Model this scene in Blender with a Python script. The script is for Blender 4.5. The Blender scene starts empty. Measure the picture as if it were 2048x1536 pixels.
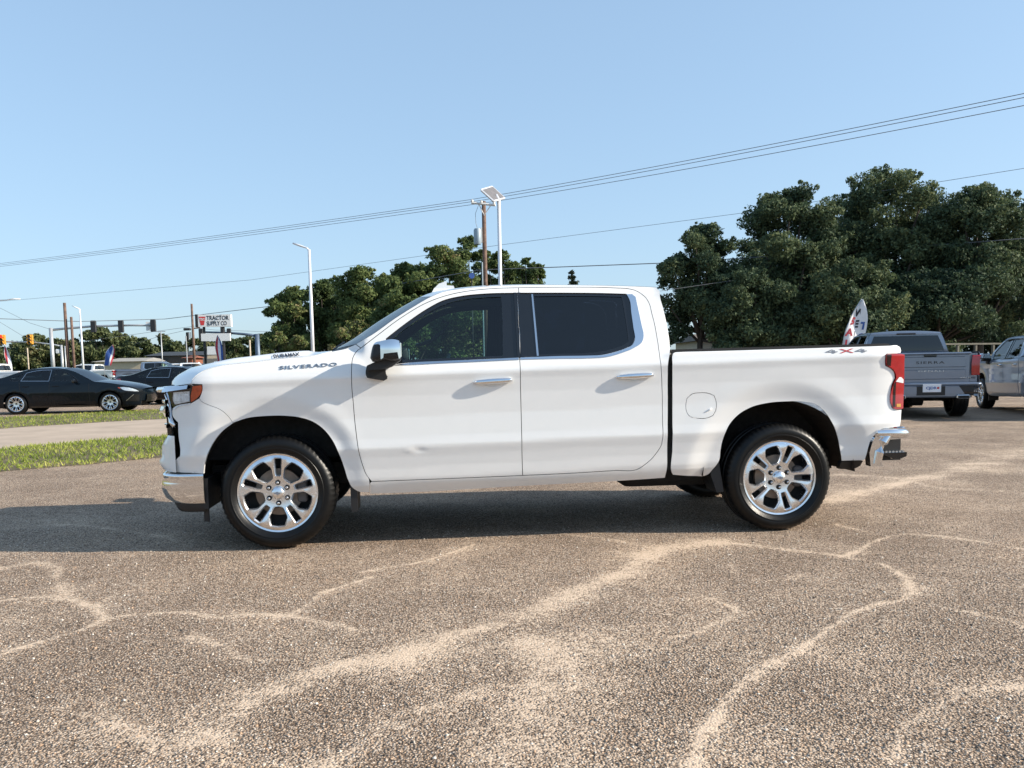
import bpy, bmesh, math, random
import numpy as np
from mathutils import Vector, Matrix, geometry

S = bpy.context.scene
COL = S.collection
rad = math.radians

# ------------------------------------------------------------------ camera, sky, sun, exposure
CAM_F = 1700.0                                     # focal length in pixels of the 2048-wide photograph
CAM_P = np.array([1.1180, -6.1326, 1.3077])
CAM_R = np.array([.99532, -.09518, -.01722])
CAM_U = np.array([.02537, .08515, .99605])
CAM_R /= np.linalg.norm(CAM_R)
CAM_U -= CAM_R * (CAM_U @ CAM_R)
CAM_U /= np.linalg.norm(CAM_U)
CAM_W = np.cross(CAM_U, CAM_R)
CAM_YC = 877.14
cam_d = bpy.data.cameras.new('camera')
cam = bpy.data.objects.new('camera', cam_d)
COL.objects.link(cam)
cam.matrix_world = Matrix(((CAM_R[0], CAM_U[0], -CAM_W[0], CAM_P[0]), (CAM_R[1], CAM_U[1], -CAM_W[1], CAM_P[1]),
                           (CAM_R[2], CAM_U[2], -CAM_W[2], CAM_P[2]), (0, 0, 0, 1)))
cam_d.sensor_fit = 'HORIZONTAL'
cam_d.sensor_width = 36
cam_d.lens = CAM_F / 2048 * 36
cam_d.shift_y = (CAM_YC - 768) / 2048
cam_d.clip_end = 3000
S.camera = cam

SUN_TRAVEL = Vector((-1.0, .205, -.515)).normalized()
SUN_EL = math.asin(-SUN_TRAVEL.z)
SUN_ROT = math.atan2(-SUN_TRAVEL.x, -SUN_TRAVEL.y)
W = bpy.data.worlds.new('World')
S.world = W
W.use_nodes = True
wn = W.node_tree
sky = wn.nodes.new('ShaderNodeTexSky')
sky.sky_type = 'NISHITA'
sky.sun_disc = False
sky.sun_elevation = SUN_EL
sky.sun_rotation = SUN_ROT
sky.air_density = 1.0
sky.dust_density = 1.0
sky.ozone_density = 3.0
bg = wn.nodes['Background']
bg.inputs['Strength'].default_value = .15
gam = wn.nodes.new('ShaderNodeGamma')                # a soft, hazy fall-off from horizon to zenith
gam.inputs[1].default_value = .42
tin = wn.nodes.new('ShaderNodeMix')
tin.data_type = 'RGBA'
tin.blend_type = 'MULTIPLY'
tin.inputs[0].default_value = 1
tin.inputs[7].default_value = (1.36, 1.67, 1.95, 1)
wn.links.new(sky.outputs[0], gam.inputs[0])
wn.links.new(gam.outputs[0], tin.inputs[6])
wn.links.new(tin.outputs[2], bg.inputs['Color'])
sun_d = bpy.data.lights.new('sun', 'SUN')
sun_d.energy = 4.7
sun_d.angle = rad(.5)
sun_d.color = (1.0, .905, .77)
sun = bpy.data.objects.new('sun', sun_d)
sun.rotation_euler = SUN_TRAVEL.to_track_quat('-Z', 'Y').to_euler()
sun.location = (20, -6, 14)
COL.objects.link(sun)
S.view_settings.view_transform = 'Standard'
S.view_settings.look = 'None'
S.view_settings.exposure = .76
S.view_settings.gamma = 1
S.view_settings.use_curve_mapping = False
S.render.engine = 'CYCLES'
S.cycles.max_bounces = 8
S.cycles.transparent_max_bounces = 24


def at(px, py, d):
    """Point seen at pixel (px, py) of the photograph, d metres away along the view axis."""
    return CAM_P + d * (CAM_W + CAM_R * ((px - 1024) / CAM_F) - CAM_U * ((py - CAM_YC) / CAM_F))


def gnd(px, py):
    v = CAM_W + CAM_R * ((px - 1024) / CAM_F) - CAM_U * ((py - CAM_YC) / CAM_F)
    return CAM_P + v * (-CAM_P[2] / v[2])


# ------------------------------------------------------------------ materials
def _nodes(name):
    m = bpy.data.materials.new(name)
    m.use_nodes = True
    return m, m.node_tree, m.node_tree.nodes['Principled BSDF']


def _noise(nt, scale, detail=4, rough=.6, coord='Object'):
    tc = nt.nodes.new('ShaderNodeTexCoord')
    n = nt.nodes.new('ShaderNodeTexNoise')
    n.inputs['Scale'].default_value = scale
    n.inputs['Detail'].default_value = detail
    n.inputs['Roughness'].default_value = rough
    nt.links.new(tc.outputs[coord], n.inputs['Vector'])
    return n


def _ramp(nt, src, stops):
    r = nt.nodes.new('ShaderNodeValToRGB')
    e = r.color_ramp.elements
    while len(e) < len(stops):
        e.new(.5)
    for k, (p, c) in enumerate(stops):
        e[k].position = p
        e[k].color = (*c, 1) if len(c) == 3 else c
    nt.links.new(src, r.inputs[0])
    return r.outputs[0]


def _mix(nt, fac, a, b, mode='MIX'):
    m = nt.nodes.new('ShaderNodeMix')
    m.data_type = 'RGBA'
    m.blend_type = mode
    for sock, v in ((m.inputs[0], fac), (m.inputs[6], a), (m.inputs[7], b)):
        if isinstance(v, (int, float)):
            sock.default_value = v
        elif isinstance(v, tuple):
            sock.default_value = (*v, 1)
        else:
            nt.links.new(v, sock)
    return m.outputs[2]


def _math(nt, op, a, b=0.0, c=None, clamp=False):
    m = nt.nodes.new('ShaderNodeMath')
    m.operation = op
    m.use_clamp = clamp
    for k, v in enumerate((a, b) if c is None else (a, b, c)):
        if isinstance(v, (int, float)):
            m.inputs[k].default_value = v
        else:
            nt.links.new(v, m.inputs[k])
    return m.outputs[0]


def mat(name, col, rough=.5, metal=0., coat=0., var=.12, scale=6., bump=0., bscale=40., spec=.5, dirt=None, emit=None, trans=0.):
    m, nt, p = _nodes(name)
    n = _noise(nt, scale)
    lo = tuple(c * (1 - var) for c in col)
    hi = tuple(min(1, c * (1 + var)) for c in col)
    c = _ramp(nt, n.outputs[0], [(.3, lo), (.7, hi)])
    if dirt:                                       # road dust thrown up on the lower panels
        z0, z1, dc, amt = dirt
        g = nt.nodes.new('ShaderNodeNewGeometry')
        sp = nt.nodes.new('ShaderNodeSeparateXYZ')
        nt.links.new(g.outputs['Position'], sp.inputs[0])
        h = nt.nodes.new('ShaderNodeMapRange')
        h.inputs[1].default_value, h.inputs[2].default_value, h.inputs[3].default_value, h.inputs[4].default_value = z0, z1, 1, 0
        nt.links.new(sp.outputs[2], h.inputs[0])
        n2 = _noise(nt, 9, 8, .75)
        f = _math(nt, 'MULTIPLY', h.outputs[0], n2.outputs[0])
        f = _math(nt, 'MULTIPLY', f, amt, clamp=True)
        c = _mix(nt, f, c, dc)
    nt.links.new(c, p.inputs['Base Color'])
    p.inputs['Roughness'].default_value = rough
    r = _noise(nt, scale * 3)
    mr = nt.nodes.new('ShaderNodeMapRange')
    mr.inputs[3].default_value, mr.inputs[4].default_value = rough * .8, min(1, rough * 1.25)
    nt.links.new(r.outputs[0], mr.inputs[0])
    nt.links.new(mr.outputs[0], p.inputs['Roughness'])
    p.inputs['Metallic'].default_value = metal
    p.inputs['Coat Weight'].default_value = coat
    p.inputs['Coat Roughness'].default_value = .03
    p.inputs['Specular IOR Level'].default_value = spec
    p.inputs['Transmission Weight'].default_value = trans
    if emit:
        p.inputs['Emission Color'].default_value = (*emit[0], 1)
        p.inputs['Emission Strength'].default_value = emit[1]
    if bump:
        b = nt.nodes.new('ShaderNodeBump')
        b.inputs['Strength'].default_value = bump
        b.inputs['Distance'].default_value = .01
        nb = _noise(nt, bscale, 6)
        nt.links.new(nb.outputs[0], b.inputs['Height'])
        nt.links.new(b.outputs[0], p.inputs['Normal'])
    return m


def glass(name, tint, ior=1.45, rough=.01):
    m, nt, p = _nodes(name)
    nt.nodes.remove(p)
    t = nt.nodes.new('ShaderNodeBsdfTransparent')
    n = _noise(nt, 3)
    c = _ramp(nt, n.outputs[0], [(.3, tuple(v * .94 for v in tint)), (.7, tint)])
    nt.links.new(c, t.inputs[0])
    g = nt.nodes.new('ShaderNodeBsdfGlossy')
    g.inputs['Roughness'].default_value = rough
    f = nt.nodes.new('ShaderNodeFresnel')
    f.inputs[0].default_value = ior
    x = nt.nodes.new('ShaderNodeMixShader')
    nt.links.new(f.outputs[0], x.inputs[0])
    nt.links.new(t.outputs[0], x.inputs[1])
    nt.links.new(g.outputs[0], x.inputs[2])
    nt.links.new(x.outputs[0], nt.nodes['Material Output'].inputs[0])
    return m


DUST = (.36, .26, .17)
M = {}
M['white'] = mat('white_paint', (.80, .80, .79), .42, coat=1, var=.012, dirt=(.40, .62, DUST, .22))
M['greypaint'] = mat('grey_metallic_paint', (.19, .225, .285), .32, metal=.6, coat=1, var=.04)
M['silverpaint'] = mat('silver_metallic_paint', (.36, .41, .48), .35, metal=.4, coat=1, var=.03)
M['blackpaint'] = mat('black_paint', (.002, .003, .005), .25, coat=.55, var=.1, spec=.1)
M['navypaint'] = mat('dark_blue_paint', (.002, .005, .009), .25, coat=.6, var=.1, spec=.1)
M['darkgreypaint'] = mat('dark_grey_paint', (.045, .05, .06), .3, metal=.5, coat=1, var=.05)
M['chrome'] = mat('chrome', (.80, .81, .83), .05, metal=1, var=.02)
M['satin'] = mat('satin_trim', (.62, .64, .67), .22, metal=1, var=.03)
M['alloy'] = mat('machined_alloy', (.86, .87, .89), .25, metal=1, var=.04, scale=20)
M['black'] = mat('black_plastic', (.012, .012, .013), .5, var=.2, bump=.1, bscale=300)
M['gloss'] = mat('gloss_black', (.006, .007, .009), .1, coat=.6, var=.1)
M['dark'] = mat('underbody_black', (.010, .010, .010), .8, var=.4, scale=10, bump=.2)
M['liner'] = mat('arch_liner', (.014, .012, .011), .85, var=.6, scale=14, bump=.4, bscale=60, dirt=(.5, 1.3, (.10, .065, .04), .35))
M['tyre'] = mat('tyre_rubber', (.0045, .0047, .005), .38, var=.25, scale=18, bump=.1, bscale=120, dirt=(.0, .06, DUST, .25), spec=.28)
M['disc'] = mat('brake_disc', (.20, .16, .13), .45, metal=.8, var=.3, scale=12)
M['caliper'] = mat('brake_caliper', (.10, .09, .085), .6, metal=.4, var=.3)
M['amber'] = mat('amber_lens', (.42, .055, .012), .1, coat=1, var=.25, scale=30)
M['red'] = mat('red_lens', (.36, .006, .010), .1, coat=1, var=.2, scale=12)
M['darkred'] = mat('dark_red_lens', (.012, .001, .002), .15, coat=.4, var=.2, scale=12)
M['skylens'] = mat('sky_tinted_lens', (.50, .56, .62), .28, metal=.35, coat=1, var=.28, scale=26)  # opaque lens, the sky's reflection put into its blue grey colour
M['reflector'] = mat('lamp_reflector', (.60, .68, .76), .3, metal=.25, coat=1, var=.2, scale=40)  # pale blue of a sky reflection, put into the colour
M['winfront'] = glass('front_window_glass', (.58, .76, .74), ior=1.65)
M['winprivacy'] = glass('privacy_glass', (.03, .042, .07), ior=1.75)
M['windscreen'] = glass('windscreen_glass', (.35, .45, .46), ior=4.2)
M['seat'] = mat('seat_leather', (.03, .031, .034), .5, var=.2)
M['cabin'] = mat('cabin_trim', (.06, .065, .07), .7, var=.15)
M['handletrim'] = mat('grab_handle', (.32, .34, .34), .5, var=.05)
M['badge'] = mat('badge_blue_grey', (.17, .22, .29), .3, metal=.5, var=.1)
M['badgeblack'] = mat('badge_black', (.012, .014, .02), .25, var=.1)
M['badgegrey'] = mat('decal_grey', (.16, .18, .22), .4, var=.1)
M['badgered'] = mat('decal_red', (.45, .02, .03), .4, var=.1)
M['whiteplas'] = mat('white_plastic', (.78, .78, .78), .4, var=.03)
M['signwhite'] = mat('sign_white', (.80, .80, .79), .45, var=.04)
M['signred'] = mat('sign_red', (.62, .05, .05), .45, var=.06)
M['signblack'] = mat('sign_black', (.02, .02, .022), .5, var=.1)
M['pole_white'] = mat('white_pole_paint', (.72, .73, .75), .35, metal=.2, var=.05)
M['pole_grey'] = mat('galvanised_steel', (.46, .47, .48), .45, metal=.5, var=.1)
M['pole_shaded'] = mat('shaded_steel', (.12, .16, .22), .5, metal=.4, var=.15)  # steel standing in shade, the shade put into the blue grey colour
M['wood'] = mat('creosoted_wood', (.14, .085, .062), .85, var=.4, scale=5, bump=.4)
M['woodpale'] = mat('pale_wood', (.45, .37, .28), .8, var=.25, scale=6)
M['wire'] = mat('wire_rubber', (.13, .14, .155), .6, var=.1)
M['porcelain'] = mat('grey_porcelain', (.72, .71, .68), .3, var=.05)
M['tank'] = mat('transformer_grey', (.26, .33, .38), .45, metal=.2, var=.1)
M['solar'] = mat('solar_underside', (.16, .15, .15), .5, var=.15)
M['yellow'] = mat('signal_yellow', (.55, .27, .03), .5, var=.08)
M['redlamp'] = mat('red_signal_lamp', (.6, .02, .01), .4, emit=((1, .03, .02), 1.6))
M['lampoff'] = mat('unlit_lamp', (.03, .028, .02), .3, var=.2)
M['flagwhite'] = mat('flag_white', (.74, .75, .78), .7, var=.05)
M['flagred'] = mat('flag_red', (.50, .045, .06), .7, var=.08)
M['flagblue'] = mat('flag_blue', (.04, .10, .33), .7, var=.08)
M['flagblack'] = mat('flag_black', (.02, .022, .03), .7, var=.1)
M['cream'] = mat('cream_wall', (.62, .50, .36), .8, var=.08, bump=.1)
M['roofgrey'] = mat('grey_shingle', (.30, .28, .25), .9, var=.2, scale=3, bump=.2)
M['roofbrown'] = mat('brown_roof', (.14, .11, .085), .9, var=.25, scale=3)
M['darkwall'] = mat('dark_wall', (.035, .038, .042), .7, var=.2)
M['brickred'] = mat('rusty_red', (.22, .075, .04), .8, var=.2)
M['fencewood'] = mat('fence_rail', (.10, .095, .075), .8, var=.2)
M['plate'] = mat('dealer_plate', (.75, .76, .80), .4, var=.04)
M['bark'] = mat('oak_bark', (.055, .042, .032), .9, var=.4, scale=4, bump=.6, bscale=12)


# ------------------------------------------------------------------ helpers
ORG = np.zeros(3)


def tag(o, label=None, cat=None, group=None, kind=None):
    for k, v in (('label', label), ('category', cat), ('group', group), ('kind', kind)):
        if v:
            o[k] = v
    return o


def empty(name, loc=(0, 0, 0), rz=0., parent=None):
    o = bpy.data.objects.new(name, None)
    o.empty_display_size = .2
    o.location = loc
    o.rotation_euler = (0, 0, rz)
    COL.objects.link(o)
    if parent:
        o.parent = parent
    return o


def link(name, me, parent=None, loc=None, rz=None):
    o = bpy.data.objects.new(name, me)
    COL.objects.link(o)
    if parent:
        o.parent = parent
    if loc is not None:
        o.location = loc
    if rz is not None:
        o.rotation_euler = (0, 0, rz)
    return o


def mk(name, V, F, m, parent=None, nrm=None, smooth=True, raw=False):
    V = np.asarray(V, float)
    if not raw:
        V = V - ORG
    me = bpy.data.meshes.new(name)
    me.from_pydata(V.tolist(), [], [list(map(int, f)) for f in F])
    me.update()
    if smooth:
        me.shade_smooth()
    me.materials.append(m)
    if nrm is not None:
        me.normals_split_custom_set_from_vertices(np.asarray(nrm, float).tolist())
    return link(name, me, parent)


def quads_np(name, V, Q, m, parent=None, tint=None, smooth=False):
    """Large meshes straight from arrays: V (n,3), Q (k,3 or 4)."""
    me = bpy.data.meshes.new(name)
    k, w = Q.shape
    me.vertices.add(len(V))
    me.vertices.foreach_set('co', np.asarray(V, np.float32).ravel())
    me.loops.add(k * w)
    me.loops.foreach_set('vertex_index', Q.astype(np.int32).ravel())
    me.polygons.add(k)
    me.polygons.foreach_set('loop_start', (np.arange(k) * w).astype(np.int32))
    me.polygons.foreach_set('loop_total', np.full(k, w, np.int32))
    if smooth:
        me.polygons.foreach_set('use_smooth', np.ones(k, bool))
    me.update(calc_edges=True)
    if tint is not None:
        a = me.attributes.new('tint', 'FLOAT', 'POINT')
        a.data.foreach_set('value', np.asarray(tint, np.float32))
    me.materials.append(m)
    return link(name, me, parent)


class MB:
    """Collects simple solids and links them as one mesh object."""

    def __init__(s):
        s.V, s.F = [], []

    def add(s, V, F):
        b = len(s.V)
        s.V += [tuple(map(float, v)) for v in V]
        s.F += [tuple(i + b for i in f) for f in F]
        return s

    def box(s, c, d, rz=0., bev=0.):
        c = np.asarray(c, float)
        h = np.asarray(d, float) / 2
        if bev:
            e = min(bev, min(h) * .98)
            pts = []
            for z, k in ((-h[2], e), (-h[2] + e, 0), (h[2] - e, 0), (h[2], e)):
                x, y, q = h[0] - k, h[1] - k, e * .7
                pts += [(x - q, -y, z), (x, -y + q, z), (x, y - q, z), (x - q, y, z), (-x + q, y, z), (-x, y - q, z), (-x, -y + q, z), (-x + q, -y, z)]
            F = [tuple(range(7, -1, -1)), tuple(range(24, 32))]
            for r in range(3):
                for i in range(8):
                    j = (i + 1) % 8
                    F.append((r * 8 + i, r * 8 + j, r * 8 + 8 + j, r * 8 + 8 + i))
        else:
            pts = [(sx * h[0], sy * h[1], sz * h[2]) for sz in (-1, 1) for sx, sy in ((-1, -1), (1, -1), (1, 1), (-1, 1))]
            F = [(3, 2, 1, 0), (4, 5, 6, 7), (0, 1, 5, 4), (1, 2, 6, 5), (2, 3, 7, 6), (3, 0, 4, 7)]
        p = np.asarray(pts)
        ca, sa = math.cos(rz), math.sin(rz)
        p = np.stack([p[:, 0] * ca - p[:, 1] * sa, p[:, 0] * sa + p[:, 1] * ca, p[:, 2]], 1) + c
        return s.add(p, F)

    def tube(s, pts, r, n=8, cap=True, flat=1.0):
        pts = [np.asarray(p, float) for p in pts]
        rs = r if hasattr(r, '__len__') else [r] * len(pts)
        V, F = [], []
        for i, p in enumerate(pts):
            t = pts[min(i + 1, len(pts) - 1)] - pts[max(i - 1, 0)]
            t /= np.linalg.norm(t) + 1e-9
            u = np.cross(t, (0, 0, 1.0) if abs(t[2]) < .9 else (1.0, 0, 0))
            u /= np.linalg.norm(u)
            w = np.cross(u, t)
            for k in range(n):
                a = 2 * math.pi * k / n
                V.append(p + rs[i] * (math.cos(a) * u + math.sin(a) * flat * w))
        for i in range(len(pts) - 1):
            for k in range(n):
                j = (k + 1) % n
                F.append((i * n + k, i * n + j, i * n + n + j, i * n + n + k))
        if cap:
            F.append(tuple(range(n - 1, -1, -1)))
            F.append(tuple((len(pts) - 1) * n + k for k in range(n)))
        return s.add(V, F)

    def prism(s, poly, fn, d0, d1):
        """Extrudes a 2D polygon: fn(u, v, depth) -> xyz."""
        n = len(poly)
        V = [fn(u, v, d0) for u, v in poly] + [fn(u, v, d1) for u, v in poly]
        F = [tuple(range(n)), tuple(range(2 * n - 1, n - 1, -1))]
        F += [(i, i + n, (i + 1) % n + n, (i + 1) % n) for i in range(n)]
        return s.add(V, F)

    def grid(s, G, close=False):
        a, b = len(G), len(G[0])
        V = [p for row in G for p in row]
        F = [(i * b + j, i * b + j + 1, (i + 1) * b + j + 1, (i + 1) * b + j) for i in range(a - 1) for j in range(b - 1)]
        return s.add(V, F)

    def build(s, name, m, parent=None, smooth=False, raw=False, sharp=None):
        V = np.asarray(s.V)
        o = mk(name, V, s.F, m, parent, smooth=False, raw=raw)
        bm = bmesh.new()
        bm.from_mesh(o.data)
        bmesh.ops.recalc_face_normals(bm, faces=bm.faces)
        bm.to_mesh(o.data)
        bm.free()
        if smooth:
            o.data.shade_smooth()
            if sharp:
                o.data.set_sharp_from_angle(angle=rad(sharp))
        return o


def smooth_loop(P, step=.03, corner=38, closed=True):
    """Resamples a traced outline: a spline through gentle bends, corners kept."""
    P = np.asarray(P, float)
    n = len(P)
    T = np.zeros_like(P)
    sharp = np.zeros(n, bool)
    for i in range(n):
        a, b = P[i] - P[i - 1], P[(i + 1) % n] - P[i]
        la, lb = np.linalg.norm(a), np.linalg.norm(b)
        if not closed and i in (0, n - 1):
            sharp[i] = True
            continue
        c = np.clip(a @ b / (la * lb + 1e-12), -1, 1)
        sharp[i] = math.degrees(math.acos(c)) > corner
        t = a / la * lb + b / lb * la
        T[i] = t / (np.linalg.norm(t) + 1e-12)
    out = []
    for i in range(n if closed else n - 1):
        j = (i + 1) % n
        d = P[j] - P[i]
        L = np.linalg.norm(d)
        m0 = d if sharp[i] else T[i] * L
        m1 = d if sharp[j] else T[j] * L
        k = max(1, int(math.ceil(L / step)))
        for q in range(k):
            t = q / k
            out.append((2 * t ** 3 - 3 * t ** 2 + 1) * P[i] + (t ** 3 - 2 * t ** 2 + t) * m0 + (-2 * t ** 3 + 3 * t ** 2) * P[j] + (t ** 3 - t ** 2) * m1)
    if not closed:
        out.append(P[-1])
    return np.asarray(out)


def area2(P):
    x, y = P[:, 0], P[:, 1]
    return .5 * np.sum(x * np.roll(y, -1) - np.roll(x, -1) * y)


def offset_loop(P, d):
    """Moves a counter-clockwise loop inwards by d."""
    a, b = P - np.roll(P, 1, 0), np.roll(P, -1, 0) - P
    na = np.stack([-a[:, 1], a[:, 0]], 1) / (np.linalg.norm(a, axis=1, keepdims=True) + 1e-12)
    nb = np.stack([-b[:, 1], b[:, 0]], 1) / (np.linalg.norm(b, axis=1, keepdims=True) + 1e-12)
    n = na + nb
    n /= np.linalg.norm(n, axis=1, keepdims=True) + 1e-9
    k = np.clip(1 / np.maximum(.35, np.sum(n * na, 1, keepdims=True)), 1, 2)
    return P + n * d * k


def inside(P, Q):
    x, y = Q[:, 0], Q[:, 1]
    r = np.zeros(len(Q), bool)
    for i in range(len(P)):
        x0, y0 = P[i - 1]
        x1, y1 = P[i]
        if y0 == y1:
            continue
        r ^= ((y0 > y) != (y1 > y)) & (x < (x1 - x0) * (y - y0) / (y1 - y0) + x0)
    return r


def cdt(loops, step):
    allp = np.concatenate(loops)
    lo, hi = allp.min(0), allp.max(0)
    gx, gy = np.arange(lo[0], hi[0], step), np.arange(lo[1], hi[1], step)
    G = np.stack(np.meshgrid(gx, gy), -1).reshape(-1, 2) + step * .37
    ok = inside(loops[0], G)
    for h in loops[1:]:
        ok &= ~inside(h, G)
    G = G[ok]
    if len(G):
        d = np.min(np.linalg.norm(G[:, None] - allp[None], axis=2), axis=1)
        G = G[d > step * .45]
    P = np.concatenate([allp, G]) if len(G) else allp
    E, b = [], 0
    for L in loops:
        n = len(L)
        E += [(b + i, b + (i + 1) % n) for i in range(n)]
        b += n
    vo, _, fo, *_ = geometry.delaunay_2d_cdt([Vector(p) for p in P], E, [], 0, 1e-6)
    V = np.array([(v.x, v.y) for v in vo])
    F = np.array([f for f in fo if len(f) == 3])
    c = V[F].mean(1)
    ok = inside(loops[0], c)
    for h in loops[1:]:
        ok &= ~inside(h, c)
    return V, F[ok]


def panel(side, name, m, outer, holes=(), off=0., parent=(None, None), step=.045, gap=.0025, depth=.03, far=True, corner=38, raw_outline=False):
    """A body panel lying on a vehicle's flank (and its mirror image on the far flank)."""
    loops = []
    for k, P in enumerate((outer, *holes)):
        L = np.asarray(P, float) if raw_outline else smooth_loop(P, corner=corner, step=min(.03, step))
        if area2(L) < 0:
            L = L[::-1]
        L = offset_loop(L, gap if k == 0 else -gap)
        loops.append(L)
    V2, F = cdt(loops, step)
    y = side.ys(V2[:, 0], V2[:, 1]) + off
    V = np.stack([V2[:, 0], y, V2[:, 1]], 1)
    N = side.nrm(V2[:, 0], V2[:, 1])
    a, b, c = V[F[:, 0]], V[F[:, 1]], V[F[:, 2]]
    fl = np.cross(b - a, c - a)[:, 1] > 0
    F[fl] = F[fl][:, ::-1]
    Vs, Ns, Fs = [V], [N], F.tolist()
    base = len(V)
    for k, L in enumerate(loops):
        n = len(L)
        t = np.roll(L, -1, 0) - np.roll(L, 1, 0)
        t /= np.linalg.norm(t, axis=1, keepdims=True) + 1e-9
        sg = 1 if k == 0 else -1
        nn = np.stack([t[:, 1] * sg, np.zeros(n), -t[:, 0] * sg], 1)
        yy = side.ys(L[:, 0], L[:, 1]) + off
        top = np.stack([L[:, 0], yy, L[:, 1]], 1)
        Vs += [top, top + np.array([0, depth, 0])]
        Ns += [nn, nn]
        for i in range(n):
            j = (i + 1) % n
            q = [base + i, base + j, base + n + j, base + n + i]
            Fs.append(q[::-1] if k == 0 else q)
        base += 2 * n
    V, N = np.concatenate(Vs), np.concatenate(Ns)
    o = mk(name, V, Fs, m, parent[0], N)
    if not far:
        return o, None
    Vm = V.copy()
    Vm[:, 1] = side.W - Vm[:, 1]
    Nm = N * np.array([1, -1, 1])
    return o, mk(name, Vm, [f[::-1] for f in Fs], m, parent[1], Nm)


def both(mb_fn, name, m, parent, Wd, smooth=False, sharp=None):
    """Builds a solid on the near side and its mirror image on the far side."""
    a = MB()
    mb_fn(a)
    b = MB()
    b.V = [(x, Wd - y, z) for x, y, z in a.V]
    b.F = [f[::-1] for f in a.F]
    return a.build(name, m, parent[0], smooth, sharp=sharp), b.build(name, m, parent[1], smooth, sharp=sharp)


def text_mesh(s, size, bold=0., depth=.002, shear=0., space=1.0):
    cu = bpy.data.curves.new('lettering', 'FONT')
    cu.body = s
    cu.size = size
    cu.offset = bold
    cu.extrude = depth
    cu.shear = shear
    cu.space_character = space
    cu.resolution_u = 3
    o = bpy.data.objects.new('lettering', cu)
    COL.objects.link(o)
    bpy.context.view_layer.update()
    me = bpy.data.meshes.new_from_object(o.evaluated_get(bpy.context.evaluated_depsgraph_get()))
    V = np.array([v.co[:] for v in me.vertices])
    F = [tuple(p.vertices) for p in me.polygons]
    bpy.data.objects.remove(o)
    bpy.data.curves.remove(cu)
    bpy.data.meshes.remove(me)
    return V, F


def copy_tree(o, parent=None, skip=(), swap=None):
    """A thing, its parts and their sub-parts; swap changes materials on the copy only."""
    c = o.copy()
    COL.objects.link(c)
    c.parent = parent
    for k in ('label', 'category', 'group'):
        if parent and k in c:
            del c[k]
    if swap and c.type == 'MESH':
        for sl in c.material_slots:
            if sl.material and sl.material.name in swap:
                new = swap[sl.material.name]
                sl.link = 'OBJECT'
                sl.material = new
    for ch in o.children:
        if ch.name.split('.')[0] not in skip:
            copy_tree(ch, c, skip, swap)
    return c


def sstep(t):
    t = np.clip(t, 0, 1)
    return t * t * (3 - 2 * t)


class Side:
    """The near flank of a vehicle as a surface y(x, z); the far flank is its mirror image."""

    def __init__(s, W, tables, plan=None, flares=(), rake=(0, 0), dents=()):
        s.W, s.plan, s.flares, s.rake, s.dents = W, plan, flares, rake, dents
        s.zs = np.linspace(0, 2.6, 2601)
        k = np.exp(-0.5 * (np.arange(-30, 31) / 4.5) ** 2)
        k /= k.sum()
        s.tabs = []
        for x0, t in tables:
            a = np.interp(s.zs, [p[0] for p in t], [p[1] for p in t])
            s.tabs.append((x0, np.convolve(np.pad(a, 30, mode='edge'), k, 'valid')))

    def ys(s, x, z):
        x, z = np.broadcast_arrays(np.asarray(x, float), np.asarray(z, float))
        zz = z - s.rake[0] * (x - s.rake[1])
        y = np.interp(zz, s.zs, s.tabs[0][1])
        for x0, t in s.tabs[1:]:
            w = sstep((x - x0) / 0.10)
            y = y * (1 - w) + np.interp(zz, s.zs, t) * w
        if s.plan is not None:
            y = y + s.plan(x, z)
        for cx, cz, r0, r1, r2, h, h2, xl in s.flares:
            r = np.hypot(x - cx, z - cz)
            k = sstep((xl - x) / .22)
            y = y + k * (h2 * sstep((r1 - r) / (r1 - r0)) - h * sstep((r2 - r) / (r2 - r1)))
        for cx, cz, sx, sz, h in s.dents:
            y = y + h * np.exp(-((x - cx) / sx) ** 2 - ((z - cz) / sz) ** 2)
        return y

    def nrm(s, x, z):
        e = 0.004
        gx = (s.ys(x + e, z) - s.ys(x - e, z)) / (2 * e)
        gz = (s.ys(x, z + e) - s.ys(x, z - e)) / (2 * e)
        n = np.stack([gx, -np.ones_like(gx), gz], -1)
        return n / np.linalg.norm(n, axis=-1, keepdims=True)


def hero_plan(x, z):
    d = np.maximum(0, -0.40 - x)
    r = np.maximum(0, x - 4.42)
    return 0.55 * d ** 2 + 1.25 * d ** 3 + 0.45 * r ** 2


LOW = [(0, .22), (.25, .20), (.36, .12), (.40, .095), (.46, .060), (.50, .050), (.58, .046), (.66, .035), (.72, .022),
       (.735, .020), (.80, .028), (.95, .036), (1.10, .034), (1.20, .026), (1.245, .018)]
HERO = Side(2.06, [
    (-9, LOW + [(1.262, .020), (1.30, .034), (1.36, .065), (1.40, .10), (1.45, .16), (2.6, .5)]),
    (.56, LOW + [(1.262, .020), (1.30, .038), (1.335, .058), (1.36, .072), (1.5, .128), (1.7, .212), (1.80, .256), (1.85, .285),
                 (1.88, .32), (1.90, .37), (1.92, .47), (2.6, .6)]),
    (2.82, LOW + [(1.262, .020), (1.29, .030), (1.325, .040), (1.36, .075), (1.40, .12), (2.6, .5)]),
], hero_plan, [(0, .41, .56, .700, .80, .003, .020, .66), (3.745, .41, .57, .750, .90, .003, .024, 9)], (.022, 1.25),
    dents=[(1.02, .705, .045, .016, .005), (.95, .70, .04, .014, -.002)])


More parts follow.
